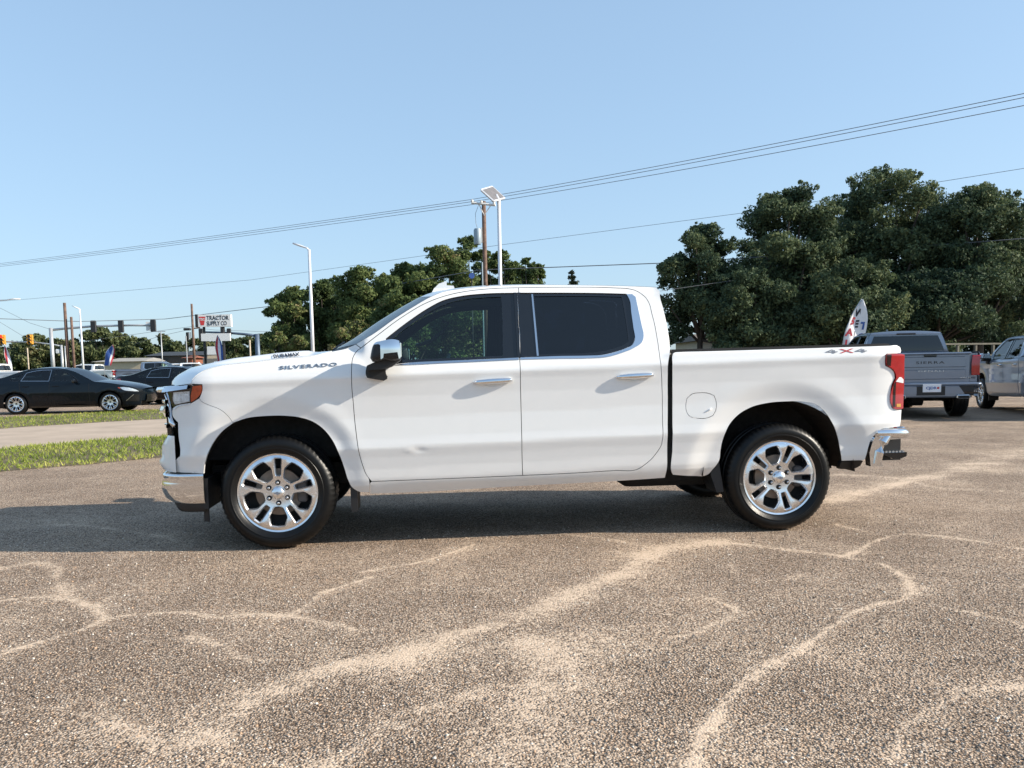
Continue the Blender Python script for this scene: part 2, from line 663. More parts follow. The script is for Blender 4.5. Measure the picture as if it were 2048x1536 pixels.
# outlines measured on the truck: (x along the body, z up), metres
D = {
    'fender': [(-0.5631, 1.208), (-0.5556, 1.225), (-0.5386, 1.25), (-0.5048, 1.279), (-0.4575, 1.304), (-0.3898, 1.322), (-0.3089, 1.337), (-0.2095, 1.346), (-0.1064, 1.356), (0.0145, 1.369), (0.1537, 1.381), (0.2763, 1.389), (0.3455, 1.405), (0.4115, 1.422), (0.5072, 1.442), (0.5796, 1.472), (0.6213, 1.443), (0.5987, 1.429), (0.5778, 1.404), (0.5635, 1.372), (0.558, 1.322), (0.5563, 1.229), (0.556, 1.144), (0.5612, 1.05), (0.5675, 0.9211), (0.5756, 0.8278), (0.5855, 0.7309), (0.5981, 0.657), (0.6148, 0.5901), (0.6341, 0.5343), (0.6544, 0.5007), (0.6583, 0.4669), (0.6534, 0.3919), (0.5654, 0.4037), (0.5249, 0.439), (0.5025, 0.4887), (0.4775, 0.5812), (0.447, 0.6818), (0.4042, 0.7804), (0.3465, 0.8607), (0.2672, 0.9217), (0.1805, 0.9524), (0.0689, 0.9675), (-0.0567, 0.9686), (-0.1856, 0.9573), (-0.2873, 0.926), (-0.329, 0.9918), (-0.3748, 1.028), (-0.436, 1.054), (-0.4938, 1.084), (-0.5101, 1.105), (-0.4936, 1.137), (-0.482, 1.172), (-0.4808, 1.203)],
    'fascia': [(-0.5101, 1.105), (-0.4938, 1.084), (-0.436, 1.054), (-0.3748, 1.028), (-0.329, 0.9918), (-0.2873, 0.926), (-0.362, 0.871), (-0.4308, 0.7875), (-0.4712, 0.7106), (-0.4986, 0.6385), (-0.5125, 0.5655), (-0.5122, 0.5692), (-0.6099, 0.5718), (-0.7222, 0.5719), (-0.764, 0.5722), (-0.7476, 0.6271), (-0.7099, 0.6702), (-0.673, 0.6973), (-0.6706, 0.7256), (-0.6818, 0.8389), (-0.6813, 0.9351), (-0.7053, 0.9561), (-0.7253, 0.9843), (-0.7247, 1.024), (-0.6911, 1.042), (-0.5747, 1.07)],
    'cabside': [(0.5796, 1.472), (0.693, 1.535), (0.876, 1.663), (1.016, 1.751), (1.135, 1.818), (1.229, 1.856), (1.334, 1.875), (1.444, 1.889), (1.593, 1.901), (1.78, 1.906), (2.037, 1.903), (2.176, 1.899), (2.472, 1.891), (2.693, 1.882), (2.838, 1.874), (2.867, 1.842), (2.864, 1.799), (2.877, 1.718), (2.891, 1.619), (2.9, 1.528), (2.903, 1.438), (2.889, 1.381), (2.876, 1.337), (2.865, 1.297), (2.864, 1.208), (2.866, 1.023), (2.861, 0.726), (2.864, 0.4972), (2.859, 0.432), (2.667, 0.4241), (1.796, 0.4034), (0.872, 0.3797), (0.6525, 0.3798), (0.6583, 0.4669), (0.6714, 0.4778), (1.058, 0.4806), (1.423, 0.4843), (1.774, 0.4885), (2.166, 0.4956), (2.467, 0.5056), (2.642, 0.5119), (2.694, 0.5448), (2.743, 0.585), (2.787, 0.6406), (2.812, 0.6816), (2.821, 0.7347), (2.822, 0.8759), (2.822, 1.061), (2.815, 1.209), (2.806, 1.32), (2.807, 1.412), (2.802, 1.506), (2.796, 1.589), (2.785, 1.665), (2.772, 1.75), (2.754, 1.789), (2.723, 1.82), (2.676, 1.85), (2.624, 1.863), (2.541, 1.869), (2.373, 1.877), (2.172, 1.88), (1.994, 1.881), (1.793, 1.88), (1.615, 1.876), (1.446, 1.862), (1.295, 1.836), (1.179, 1.802), (1.075, 1.758), (0.9786, 1.703), (0.8684, 1.63), (0.7701, 1.556), (0.6871, 1.493), (0.6213, 1.443)],
    'doorF': [(0.6213, 1.443), (0.5987, 1.429), (0.5778, 1.404), (0.5635, 1.372), (0.558, 1.322), (0.5563, 1.229), (0.556, 1.144), (0.5612, 1.05), (0.5675, 0.9211), (0.5756, 0.8278), (0.5855, 0.7309), (0.5981, 0.657), (0.6148, 0.5901), (0.6341, 0.5343), (0.6544, 0.5007), (0.6714, 0.4778), (1.058, 0.4806), (1.423, 0.4843), (1.774, 0.4885), (1.77, 0.6799), (1.769, 0.9368), (1.767, 1.156), (1.767, 1.344), (1.772, 1.484), (1.782, 1.708), (1.793, 1.88), (1.615, 1.876), (1.446, 1.862), (1.295, 1.836), (1.179, 1.802), (1.075, 1.758), (0.9786, 1.703), (0.8684, 1.63), (0.7701, 1.556), (0.6871, 1.493)],
    'doorR': [(1.793, 1.88), (1.782, 1.708), (1.772, 1.484), (1.767, 1.344), (1.767, 1.156), (1.769, 0.9368), (1.77, 0.6799), (1.774, 0.4885), (2.166, 0.4956), (2.467, 0.5056), (2.642, 0.5119), (2.694, 0.5448), (2.743, 0.585), (2.787, 0.6406), (2.812, 0.6816), (2.821, 0.7347), (2.822, 0.8759), (2.822, 1.061), (2.815, 1.209), (2.806, 1.32), (2.807, 1.412), (2.802, 1.506), (2.796, 1.589), (2.785, 1.665), (2.772, 1.75), (2.754, 1.789), (2.723, 1.82), (2.676, 1.85), (2.624, 1.863), (2.541, 1.869), (2.373, 1.877), (2.172, 1.88), (1.994, 1.881)],
    'winF': [(0.8648, 1.324), (0.8264, 1.425), (0.8021, 1.507), (0.8968, 1.581), (1.003, 1.658), (1.111, 1.728), (1.223, 1.785), (1.369, 1.819), (1.548, 1.835), (1.777, 1.838), (1.772, 1.633), (1.759, 1.357), (1.478, 1.349), (1.188, 1.341), (0.9722, 1.334)],
    'glassF': [(0.89, 1.348), (0.8515, 1.425), (0.8344, 1.494), (0.9182, 1.563), (1.021, 1.637), (1.129, 1.707), (1.237, 1.76), (1.371, 1.794), (1.521, 1.809), (1.659, 1.812), (1.659, 1.634), (1.648, 1.368), (1.478, 1.364), (1.188, 1.356), (0.9724, 1.351)],
    'winR': [(1.798, 1.838), (2.166, 1.834), (2.405, 1.829), (2.604, 1.821), (2.622, 1.782), (2.627, 1.679), (2.63, 1.565), (2.63, 1.471), (2.609, 1.436), (2.562, 1.414), (2.461, 1.383), (2.381, 1.367), (2.287, 1.363), (2.065, 1.363), (1.774, 1.358)],
    'glassR': [(1.903, 1.813), (2.164, 1.813), (2.403, 1.808), (2.571, 1.802), (2.579, 1.698), (2.586, 1.584), (2.589, 1.46), (2.557, 1.439), (2.463, 1.407), (2.376, 1.388), (2.289, 1.38), (2.066, 1.376), (1.911, 1.373)],
    'beltF': [(0.8612, 1.317), (0.9721, 1.331), (1.188, 1.339), (1.478, 1.346), (1.759, 1.355), (1.762, 1.34), (1.477, 1.331), (1.187, 1.323), (0.9719, 1.316)],
    'beltR': [(1.774, 1.355), (2.065, 1.361), (2.287, 1.361), (2.381, 1.364), (2.461, 1.38), (2.562, 1.411), (2.613, 1.434), (2.633, 1.471), (2.632, 1.565), (2.628, 1.679), (2.624, 1.782), (2.607, 1.82), (2.65, 1.82), (2.674, 1.798), (2.685, 1.69), (2.696, 1.583), (2.703, 1.5), (2.686, 1.455), (2.634, 1.419), (2.528, 1.378), (2.416, 1.35), (2.285, 1.343), (2.063, 1.343), (1.773, 1.341)],
    'divider': [(1.885, 1.829), (1.897, 1.829), (1.909, 1.366), (1.895, 1.365)],
    'bed': [(2.899, 1.351), (2.907, 1.368), (2.924, 1.376), (2.955, 1.378), (3.115, 1.38), (3.305, 1.382), (4.077, 1.392), (4.595, 1.4), (4.658, 1.401), (4.684, 1.387), (4.689, 1.361), (4.678, 1.34), (4.558, 1.338), (4.542, 1.325), (4.55, 1.249), (4.601, 1.224), (4.63, 1.198), (4.641, 1.153), (4.618, 1.111), (4.613, 0.9323), (4.631, 0.9146), (4.707, 0.9102), (4.697, 0.8304), (4.691, 0.7804), (4.593, 0.7707), (4.517, 0.7598), (4.483, 0.7298), (4.45, 0.6805), (4.429, 0.5957), (4.417, 0.5246), (4.24, 0.5241), (4.224, 0.5914), (4.198, 0.6966), (4.151, 0.8023), (4.094, 0.8943), (4.015, 0.9624), (3.922, 0.9858), (3.786, 0.9905), (3.637, 0.9816), (3.509, 0.9525), (3.396, 0.8876), (3.328, 0.8068), (3.29, 0.7012), (3.279, 0.6172), (3.276, 0.5715), (3.223, 0.4786), (3.205, 0.4503), (3.173, 0.4348), (3.095, 0.4368), (2.917, 0.4549), (2.91, 0.4633), (2.899, 0.6489), (2.896, 0.8371), (2.898, 1.022), (2.896, 1.208), (2.894, 1.3)],
    'fuel': [(3.048, 1.064), (3.094, 1.071), (3.178, 1.065), (3.216, 1.049), (3.231, 1.008), (3.226, 0.9337), (3.207, 0.9006), (3.168, 0.8848), (3.077, 0.885), (3.032, 0.8971), (3.009, 0.9273), (3.001, 0.9757), (3.01, 1.031)],
    'valance': [(4.245, 0.5199), (4.414, 0.5205), (4.405, 0.4789), (4.375, 0.4582), (4.29, 0.4538), (4.248, 0.4573)],
    'tail': [(4.549, 1.332), (4.681, 1.334), (4.709, 1.328), (4.721, 1.132), (4.714, 0.9176), (4.633, 0.9203), (4.618, 0.936), (4.625, 1.109), (4.647, 1.153), (4.634, 1.196), (4.603, 1.226), (4.556, 1.253)],
    'amber': [(-0.5479, 1.192), (-0.4865, 1.198), (-0.4855, 1.172), (-0.497, 1.138), (-0.5223, 1.109), (-0.5684, 1.079), (-0.5701, 1.092)],
    'lampblack': [(-0.7028, 1.186), (-0.5634, 1.203), (-0.4912, 1.205), (-0.4808, 1.202), (-0.482, 1.172), (-0.4936, 1.137), (-0.5209, 1.104), (-0.5709, 1.07), (-0.6997, 1.04), (-0.7249, 1.052), (-0.7389, 1.095), (-0.7522, 1.145)],
    'lamp': [(-0.703, 1.149), (-0.5754, 1.157), (-0.5792, 1.085), (-0.698, 1.063), (-0.7123, 1.095)],
    'drl': [(-0.708, 1.179), (-0.5869, 1.191), (-0.5822, 1.182), (-0.6093, 1.159), (-0.712, 1.145)],
    'silver': [(-0.722, 1.031), (-0.6992, 1.047), (-0.5744, 1.074), (-0.5751, 1.065), (-0.6872, 1.037), (-0.7051, 1.024)],
    'shut': [(-0.5631, 1.208), (-0.5556, 1.225), (-0.5386, 1.25), (-0.5048, 1.279), (-0.4575, 1.304), (-0.3898, 1.322), (-0.3089, 1.337), (-0.2095, 1.346), (-0.1064, 1.356), (0.0145, 1.369), (0.1537, 1.381), (0.2763, 1.389), (0.3455, 1.405), (0.4115, 1.422)],
    'hoodtop_y60': [(-0.9063, 1.176), (-0.9047, 1.208), (-0.8823, 1.24), (-0.8384, 1.274), (-0.7985, 1.296), (-0.7584, 1.318), (-0.7039, 1.332), (-0.6457, 1.345), (-0.557, 1.362), (-0.4389, 1.383), (-0.3373, 1.393), (-0.1863, 1.41), (-0.0348, 1.425), (0.1169, 1.43), (0.2002, 1.421)],
    'pillar': [(0.5796, 1.472), (0.693, 1.535), (0.876, 1.663), (1.016, 1.751), (1.135, 1.818)],
    'roofedge': [(1.135, 1.818), (1.229, 1.856), (1.334, 1.875), (1.444, 1.889), (1.593, 1.901), (1.78, 1.906), (2.037, 1.903), (2.176, 1.899), (2.472, 1.891), (2.693, 1.882), (2.838, 1.874)],
    'rearedge': [(2.867, 1.842), (2.864, 1.799), (2.877, 1.718), (2.891, 1.619), (2.9, 1.528), (2.903, 1.438), (2.889, 1.381), (2.876, 1.337), (2.865, 1.297), (2.864, 1.208), (2.866, 1.023), (2.861, 0.726)],
    'm_head': [(0.7048, 1.367), (0.7168, 1.423), (0.7281, 1.454), (0.7458, 1.471), (0.7805, 1.48), (0.8876, 1.489), (0.9081, 1.482), (0.9167, 1.42), (0.919, 1.378), (0.9115, 1.357), (0.873, 1.344), (0.7973, 1.352), (0.7521, 1.339), (0.7211, 1.34)],
    'm_cap': [(0.7316, 1.457), (0.7458, 1.472), (0.7805, 1.48), (0.8876, 1.489), (0.9081, 1.482), (0.915, 1.42), (0.9188, 1.371), (0.9046, 1.357), (0.8955, 1.404), (0.802, 1.395), (0.7977, 1.366), (0.7802, 1.356), (0.7797, 1.455), (0.7592, 1.46)],
    'm_base': [(0.6731, 1.316), (0.6654, 1.295), (0.6622, 1.249), (0.6703, 1.229), (0.7859, 1.206), (0.8075, 1.218), (0.8115, 1.236), (0.8015, 1.254), (0.8066, 1.307), (0.7753, 1.321)],
    'm_arm': [(0.6802, 1.316), (0.7651, 1.353), (0.9054, 1.365), (0.9102, 1.349), (0.8511, 1.306), (0.8051, 1.289), (0.6756, 1.281)],
    'handleF': [(1.431, 1.181), (1.706, 1.194)],
    'handleR': [(2.485, 1.201), (2.75, 1.211)],
    't_silv': [(0.0534, 1.299), (0.4539, 1.318), (0.0534, 1.334)],
    't_4x4': [(4.073, 1.347), (4.398, 1.351), (4.077, 1.373)],
    'flapF': [(0.5113, 0.529), (0.5512, 0.5357), (0.5621, 0.4538), (0.5632, 0.2563), (0.5176, 0.2442), (0.5138, 0.395)],
    'flapR': [(3.226, 0.5691), (3.272, 0.5793), (3.317, 0.3139), (3.263, 0.3072), (3.215, 0.4417)],
    'bump_chromeTop': [(4.487, 0.7258), (4.517, 0.7539), (4.594, 0.7648), (4.707, 0.7719), (4.758, 0.7578), (4.768, 0.7259), (4.747, 0.6996), (4.714, 0.6894), (4.591, 0.6832), (4.563, 0.6571), (4.536, 0.5846), (4.541, 0.5042), (4.546, 0.479), (4.449, 0.4827), (4.437, 0.5878), (4.46, 0.6686)],
    'bump_step': [(4.573, 0.5816), (4.61, 0.5748), (4.802, 0.5755), (4.799, 0.5441), (4.75, 0.5258), (4.688, 0.5256)],
    'finpx': [(1.13, 1.9), (1.164, 1.944), (1.206, 1.983), (1.269, 2.003), (1.269, 1.968), (1.326, 1.964), (1.334, 1.943)],
    'strip': [(-0.8079, 1.134), (-0.7863, 1.071), (-0.7859, 0.9688), (-0.7756, 0.9318), (-0.7379, 0.9052)],
}

# ------------------------------------------------------------------ pickup truck
def wheel(name, parent, loc, R=.412, rimR=.2775, width=.275, spokes=5, lugs=6, detail=True, phase=90., flip=False, alloy='alloy'):
    """Wheel in the x-z plane, outer face towards -y."""
    global ORG
    keep = ORG
    ORG = np.zeros(3)
    w = empty(name, loc, math.pi if flip else 0, parent)
    # tyre: revolved section, shoulder lugs and two grooves
    nseg = 192 if detail else 48
    hw = width / 2
    prof = [(rimR + .004, hw - .012), (rimR + .012, .012), (rimR + .022, -.002), (rimR + .040, -.010), (rimR + .046, -.015), (rimR + .052, -.0155), (rimR + .055, -.0125), (R - .068, -.015), (R - .050, -.013), (R - .040, -.010), (R - .022, .006),
            (R - .010, .020), (R - .001, .036), (R, .055), (R, hw * .66), (R - .010, hw * .70), (R - .010, hw * .80), (R, hw * .84), (R, hw)]
    prof = [(r, y) for r, y in prof]
    full = prof[1:] + [(r, width - y) for r, y in prof[1:-1]][::-1]
    V, F = [], []
    n = len(full)
    for k in range(nseg):
        a = 2 * math.pi * k / nseg
        lug = k % 3 == 0
        for i, (r, y) in enumerate(full):
            if detail and lug and r > R - .03 and (y < .062 or y > width - .062):
                r -= .006 if r > R - .015 else .002
            V.append((r * math.cos(a), y, r * math.sin(a)))
    for k in range(nseg):
        k2 = (k + 1) % nseg
        for i in range(n - 1):
            F.append((k * n + i, k * n + i + 1, k2 * n + i + 1, k2 * n + i))
    ty = MB().add(V, F)
    t = ty.build('tyre', M['tyre'], w, True, sharp=32)
    # rim face with paired spokes
    lp = rimR * .985
    ang = np.linspace(0, 2 * np.pi, 121)[:-1]
    outer = np.stack([lp * np.cos(ang), lp * np.sin(ang)], 1)
    holes = []
    pit = 2 * math.pi / spokes
    q = 5 / spokes
    for k in range(spokes):
        a = rad(phase) + k * pit
        slot = [(.46, -.040), (.50, -.052), (.88, -.075), (.895, -.06), (.895, .06), (.88, .075), (.50, .052), (.46, .040)]
        win = [(.40, -.085), (.43, -.115), (.60, -.205), (.645, -.215), (.80, -.185), (.845, -.165), (.862, -.10), (.868, 0), (.862, .10), (.845, .165), (.80, .185),
               (.645, .215), (.60, .205), (.43, .115), (.40, .085), (.392, 0)]
        for pts, aa in ((slot, a), (win, a + pit / 2)):
            L = []
            for r, s in pts:
                s *= q
                x, z = r * rimR, s * rimR
                L.append((x * math.cos(aa) - z * math.sin(aa), x * math.sin(aa) + z * math.cos(aa)))
            holes.append(np.array(L))

    def dep(x, z):
        r = np.hypot(x, z) / rimR
        return .030 - .024 * sstep((r - .25) / .6) + .010 * sstep((r - .9) / .08)
    bev = .009 if detail else .004
    front = [offset_loop(h, -bev) for h in holes]
    V2, Fc = cdt([outer] + front, .022 if detail else .06)
    V = [(x, d, z) for (x, z), d in zip(V2, dep(V2[:, 0], V2[:, 1]))]
    a, b, c = (np.array(V)[Fc[:, i]] for i in range(3))
    fl = np.cross(b - a, c - a)[:, 1] > 0
    Fc[fl] = Fc[fl][:, ::-1]
    mb = MB().add(V, Fc.tolist())
    for h, f in zip(holes, front):
        n = len(h)
        d0, d1 = dep(f[:, 0], f[:, 1]), dep(h[:, 0], h[:, 1])
        rows = [[(x, d, z) for (x, z), d in zip(f, d0)], [(x, d + .013, z) for (x, z), d in zip(h, d1)], [(x, d + .055, z) for (x, z), d in zip(h * .995, d1)]]
        VV = [p for r in rows for p in r]
        FF = []
        for r in range(2):
            for i in range(n):
                j = (i + 1) % n
                FF.append((r * n + i, r * n + j, r * n + n + j, r * n + n + i))
        mb.add(VV, FF)
    # lip and barrel
    bar = [(lp, .016), (rimR + .008, .012), (rimR + .013, .016), (rimR + .012, .030), (rimR - .010, .04), (rimR - .03, .06), (rimR - .035, width - .03)]
    nb = 96
    VV = [(r * math.cos(2 * math.pi * k / nb), y, r * math.sin(2 * math.pi * k / nb)) for k in range(nb) for r, y in bar]
    FF = [(k * 7 + i, k * 7 + i + 1, ((k + 1) % nb) * 7 + i + 1, ((k + 1) % nb) * 7 + i) for k in range(nb) for i in range(6)]
    mb.add(VV, FF)
    r_ = mk('rim', mb.V, mb.F, M[alloy], w, smooth=True)
    r_.data.set_sharp_from_angle(angle=rad(22))
    if detail:
        hb = MB()
        hub = [(0, -.002), (.024, 0), (.040, .006), (.047, .016), (.047, .04)]
        nh = 32
        VV = [(r * math.cos(2 * math.pi * k / nh), y, r * math.sin(2 * math.pi * k / nh)) for k in range(nh) for r, y in hub]
        hb.add(VV, [(k * 5 + i, k * 5 + i + 1, ((k + 1) % nh) * 5 + i + 1, ((k + 1) % nh) * 5 + i) for k in range(nh) for i in range(4)])
        hb.build('hub_cap', M['alloy'], w, True, sharp=40)
        em = [(-.022, -.004), (-.008, -.006), (-.006, -.011), (.008, -.011), (.007, -.006), (.023, -.005), (.021, .004), (.007, .006), (.005, .011), (-.009, .011), (-.007, .006), (-.024, .005)]
        MB().prism(em, lambda u, v, d: (u, d, v), -.0045, .002).build('emblem', M['badgegrey'], w)
        for k in range(lugs):
            a = rad(90) + k * 2 * math.pi / lugs
            x, z = .074 * math.cos(a), .074 * math.sin(a)
            MB().tube([(x, .004, z), (x, .006, z), (x, .034, z)], [.0075, .0105, .0105], 6).build('lug_nut', M['satin'], w)
            MB().tube([(x, .0225, z), (x, .0245, z)], .0185, 14).build('lug_pocket', M['dark'], w)
        dm = MB()
        VV, FF = [], []
        for k in range(48):
            a = 2 * math.pi * k / 48
            for r, y in ((.06, .075), (.17, .080), (.172, .105)):
                VV.append((r * math.cos(a), y, r * math.sin(a)))
        FF = [(k * 3 + i, k * 3 + i + 1, ((k + 1) % 48) * 3 + i + 1, ((k + 1) % 48) * 3 + i) for k in range(48) for i in range(2)]
        dm.add(VV, FF)
        dm.build('brake_disc', M['disc'], w, True, sharp=40)
        ca = MB()
        ca.box((.165, .085, .0), (.07, .06, .16), bev=.012)
        ca.build('brake_caliper', M['caliper'], w)
    else:
        dm = MB()
        dm.tube([(0, .03, 0), (0, .05, 0)], rimR * .22, 12)
        dm.build('hub_cap', M[alloy], w)
    bk = MB()
    bk.tube([(0, .135, 0), (0, .14, 0)], rimR * .93, 24)
    bk.build('backing_plate', M['dark'], w)
    ORG = keep
    return w


def lerp_path(P, n):
    P = np.asarray(P, float)
    s = np.concatenate([[0], np.cumsum(np.linalg.norm(np.diff(P, axis=0), axis=1))])
    t = np.linspace(0, s[-1], n)
    return np.stack([np.interp(t, s, P[:, k]) for k in range(P.shape[1])], 1)


FRONT_PATH = [(-.512, .068), (-.62, .070), (-.71, .10), (-.775, .165), (-.815, .27), (-.842, .42), (-.862, .62), (-.874, .82), (-.878, 1.03)]


def sweep_front(mb, profile, y_from=.068, ramp=(.07, .30), n=26, base=0.0, rear=False):
    """Carries a section (outward offset, z) round the plan curve of the nose."""
    half = smooth_loop(np.array(FRONT_PATH), step=.035, corner=80, closed=False)
    half = half[half[:, 1] >= y_from - 1e-6]
    full = np.concatenate([half, np.stack([half[:-1, 0], 2.06 - half[:-1, 1]], 1)[::-1]])
    t = np.gradient(full, axis=0)
    t /= np.linalg.norm(t, axis=1, keepdims=True)
    nn = np.stack([-t[:, 1], t[:, 0]], 1)
    nn[nn[:, 0] > .2] *= -1
    G = []
    for p, k in zip(full, nn):
        yy = min(p[1], 2.06 - p[1])
        f = float(sstep((yy - ramp[0]) / (ramp[1] - ramp[0])))
        G.append([(p[0] + k[0] * (base + o * f), p[1] + k[1] * (base + o * f), z) for o, z in profile])
    mb.grid(G)


def ribbon(P, w):
    """Outline of a thin band of width w along a polyline."""
    P = np.asarray(P, float)
    t = np.gradient(P, axis=0)
    t /= np.linalg.norm(t, axis=1, keepdims=True)
    n = np.stack([-t[:, 1], t[:, 0]], 1) * w / 2
    return np.concatenate([P + n, (P - n)[::-1]])


def build_pickup(label, group=None):
    global ORG
    ORG = np.array([1.87, 1.03, 0.])
    Wd = 2.06
    root = empty('pickup_truck', ORG.tolist())
    tag(root, label, 'pickup truck', group)
    rt = (root, root)
    H = HERO
    white = M['white']
    # ---- flank panels
    panel(H, 'front_fender', white, D['fender'], parent=rt, step=.017)
    panel(H, 'bumper_cover', white, D['fascia'], parent=rt, gap=.0008, step=.017)
    panel(H, 'cab_side', white, D['cabside'], parent=rt, step=.05)
    fd = panel(H, 'front_door', white, D['doorF'], [D['winF']], parent=rt, step=.022)
    rd = panel(H, 'rear_door', white, D['doorR'], [D['winR']], parent=rt, step=.025)
    bd = panel(H, 'bed_side', white, D['bed'], [D['fuel']], parent=rt, step=.017, depth=.008)
    panel(H, 'fuel_door', white, D['fuel'], parent=bd, gap=.0022)
    panel(H, 'window_frame', M['gloss'], D['winF'], [D['glassF']], .010, fd, gap=-.002, depth=.006)
    panel(H, 'window_frame', M['gloss'], D['winR'], [D['glassR']], .010, rd, gap=-.002, depth=.006)
    panel(H, 'window_glass', M['winfront'], D['glassF'], (), .016, fd, gap=-.004, depth=.004)
    panel(H, 'window_glass', M['winprivacy'], D['glassR'], (), .016, rd, gap=-.004, depth=.004)
    panel(H, 'window_trim', M['satin'], D['beltF'], (), -.005, fd, gap=0, step=.03, depth=.02)
    panel(H, 'window_trim', M['chrome'], D['beltR'], (), -.005, rd, gap=0, step=.03, depth=.02)
    panel(H, 'window_divider', M['satin'], D['divider'], (), .004, rd, gap=0, depth=.012)
    panel(H, 'rear_valance', M['black'], D['valance'], (), .012, rt, gap=0, depth=.05)
    panel(H, 'door_trim', M['seat'], D['doorF'], [D['glassF']], .034, fd, gap=.012, depth=.004, step=.09)
    panel(H, 'door_trim', M['seat'], D['doorR'], [D['glassR']], .034, rd, gap=.012, depth=.004, step=.09)
    zb = np.linspace(1.352, 1.842, 7)
    for xa, xb, hst in ((1.752, 1.7725, fd), (1.7795, 1.803, rd)):
        panel(H, 'pillar_cover', M['gloss'], [(xa, zb[0]), (xb, zb[0]), (xb, zb[-1]), (xa, zb[-1])], (), -.0012, hst, gap=0, step=.08, depth=.006)
    # the fuel door's finger recess
    fx, fz = D['fuel'][6]
    both(lambda b: b.tube([(fx - .010, float(H.ys(fx, fz)) - .001, fz + .052), (fx - .035, float(H.ys(fx, fz)) + .004, fz + .038), (fx - .075, float(H.ys(fx, fz)) + .006, fz + .012)], [.013, .010, .003], 8, flat=.5),
         'finger_recess', white, bd, Wd, True)
    # door seams get a dark backing so that the gaps read
    gapbox = lambda b: (b.box((1.80, .14, .95), (.05, .04, .9)), b.box((.62, .13, .95), (.06, .04, .7)), b.box((2.885, .11, .93), (.06, .07, .86)), b.box((1.7, .155, .48), (2.2, .04, .06)),
                        b.box((2.70, .14, .95), (.10, .04, .8)))
    both(gapbox, 'seam_backing', M['dark'], rt, Wd)
    # ---- hood
    E2 = smooth_loop(D['shut'], step=.02, corner=70, closed=False)
    E2 = lerp_path(E2, 34)
    T2 = lerp_path(smooth_loop(np.array([(-.9055, 1.178)] + D['hoodtop_y60'][1:]), step=.02, corner=70, closed=False), 34)
    vs = [0, .03, .06, .10, .15, .20, .25, .29, .31, .335, .36, .39, .42, .5, .6, .75, .9, 1.0]
    nv = len(vs)
    G = []
    for i in range(34):
        ye = float(H.ys(E2[i, 0], E2[i, 1])) + .001
        u = i / 33
        row = []
        dh = .042 * float(sstep((u - .22) / .25)) * float(sstep((.985 - u) / .05))
        for j in range(2 * nv - 1):
            v = vs[j] if j < nv else vs[2 * nv - 2 - j]
            wx, wz = 1 - (1 - v) ** 2.3, 1 - (1 - v) ** 3.2
            y = ye + (1.03 - ye) * v
            zt_ = T2[i, 1] - dh
            row.append((E2[i, 0] + (T2[i, 0] - E2[i, 0]) * wx - .02 * v ** 2 * (1 - u), y if j < nv else Wd - y, E2[i, 1] + (zt_ - E2[i, 1]) * wz + dh * float(sstep((v - .28) / .115)) + .004))
        G.append(row)
    low = [[(x, y + (.012 if y < 1 else -.012), z - .035)] for x, y, z in G[0]]
    G2 = [[(x + .03, y, z - .03) for x, y, z in G[0]]] + G
    G2 = [[(r[0][0], r[0][1] + .012, r[0][2] - .03)] + r + [(r[-1][0], r[-1][1] - .012, r[-1][2] - .03)] for r in G2]
    hb = MB()
    hb.grid(G2)
    hood = hb.build('hood', white, root, True, sharp=50)
    hood_row = G[-1]
    MB().box((-.10, 1.03, .88), (1.0, 1.30, .50)).build('engine_bay', M['dark'], root)
    # ---- windscreen, roof, cab back
    P = lerp_path(smooth_loop(D['pillar'], step=.03, corner=70, closed=False), 14)
    nv = 21
    WG = []
    for i, (x, z) in enumerate(P):
        u = i / 13
        y0 = float(H.ys(x, z)) + .012
        row = []
        for j in range(nv):
            v = j / (nv - 1)
            c = 1 - abs(2 * v - 1) ** 2.2
            row.append((x - (.255 - .13 * u) * c, y0 + (Wd - 2 * y0) * v, z - (.034 * (1 - u)) * c + .028 * u * c))
        WG.append(row)
    MB().grid(WG).build('windscreen', M['windscreen'], root, True)
    ci = MB()
    ci.grid([[(x - .004, y, z - .004) for x, y, z in WG[0]], [(x, y, z - .02) for x, y, z in [hood_row[min(len(hood_row) - 1, int(round(k * (len(hood_row) - 1) / (nv - 1))))] for k in range(nv)]]])
    ci.build('cowl', M['black'], root, True)
    wp = MB()
    wp.tube([WG[0][6], tuple(np.array(WG[2][9]) + (-.01, 0, .012)), tuple(np.array(WG[1][13]) + (-.01, 0, .012))], .009, 6)
    wp.tube([tuple(np.array(WG[0][14]) + (-.02, 0, .01)), tuple(np.array(WG[2][16]) + (-.01, 0, .012))], .009, 6)
    wp.build('wiper', M['black'], root)
    R = lerp_path(smooth_loop(D['roofedge'], step=.03, corner=70, closed=False), 30)
    RG = []
    for i, (x, z) in enumerate(R):
        u = i / 29
        y0 = float(H.ys(x, z)) + .002
        row = []
        for j in range(nv):
            v = j / (nv - 1)
            c = 1 - abs(2 * v - 1) ** 2.2
            row.append((x - .125 * c * (1 - sstep(u / .6)), y0 + (Wd - 2 * y0) * v, z + (.028 + .012 * float(sstep(u * 4))) * c))
        RG.append(row)
    RE = np.array(D['rearedge'])
    RG.append([(x + .030, y, z - .030) for x, y, z in RG[-1]])
    MB().grid(RG).build('roof', white, root, True, sharp=60)
    BG = []
    for x, z in RE:
        y0 = float(H.ys(x, z)) + (.012 if z > 1.375 else .09)
        BG.append([(x + .03 * (1 - abs(2 * v - 1) ** 3), y0 + (Wd - 2 * y0) * v, z) for v in np.linspace(0, 1, 13)])
    BG = [[(x - .002, y, z + .01) for x, y, z in RG[-1][::2]] + []][0:0] + BG
    cb = MB().grid(BG)
    cb.grid([[RG[-1][k] for k in range(0, nv, 2)], [tuple(BG[0][int(round(k * 12 / 10))]) for k in range(11)]])
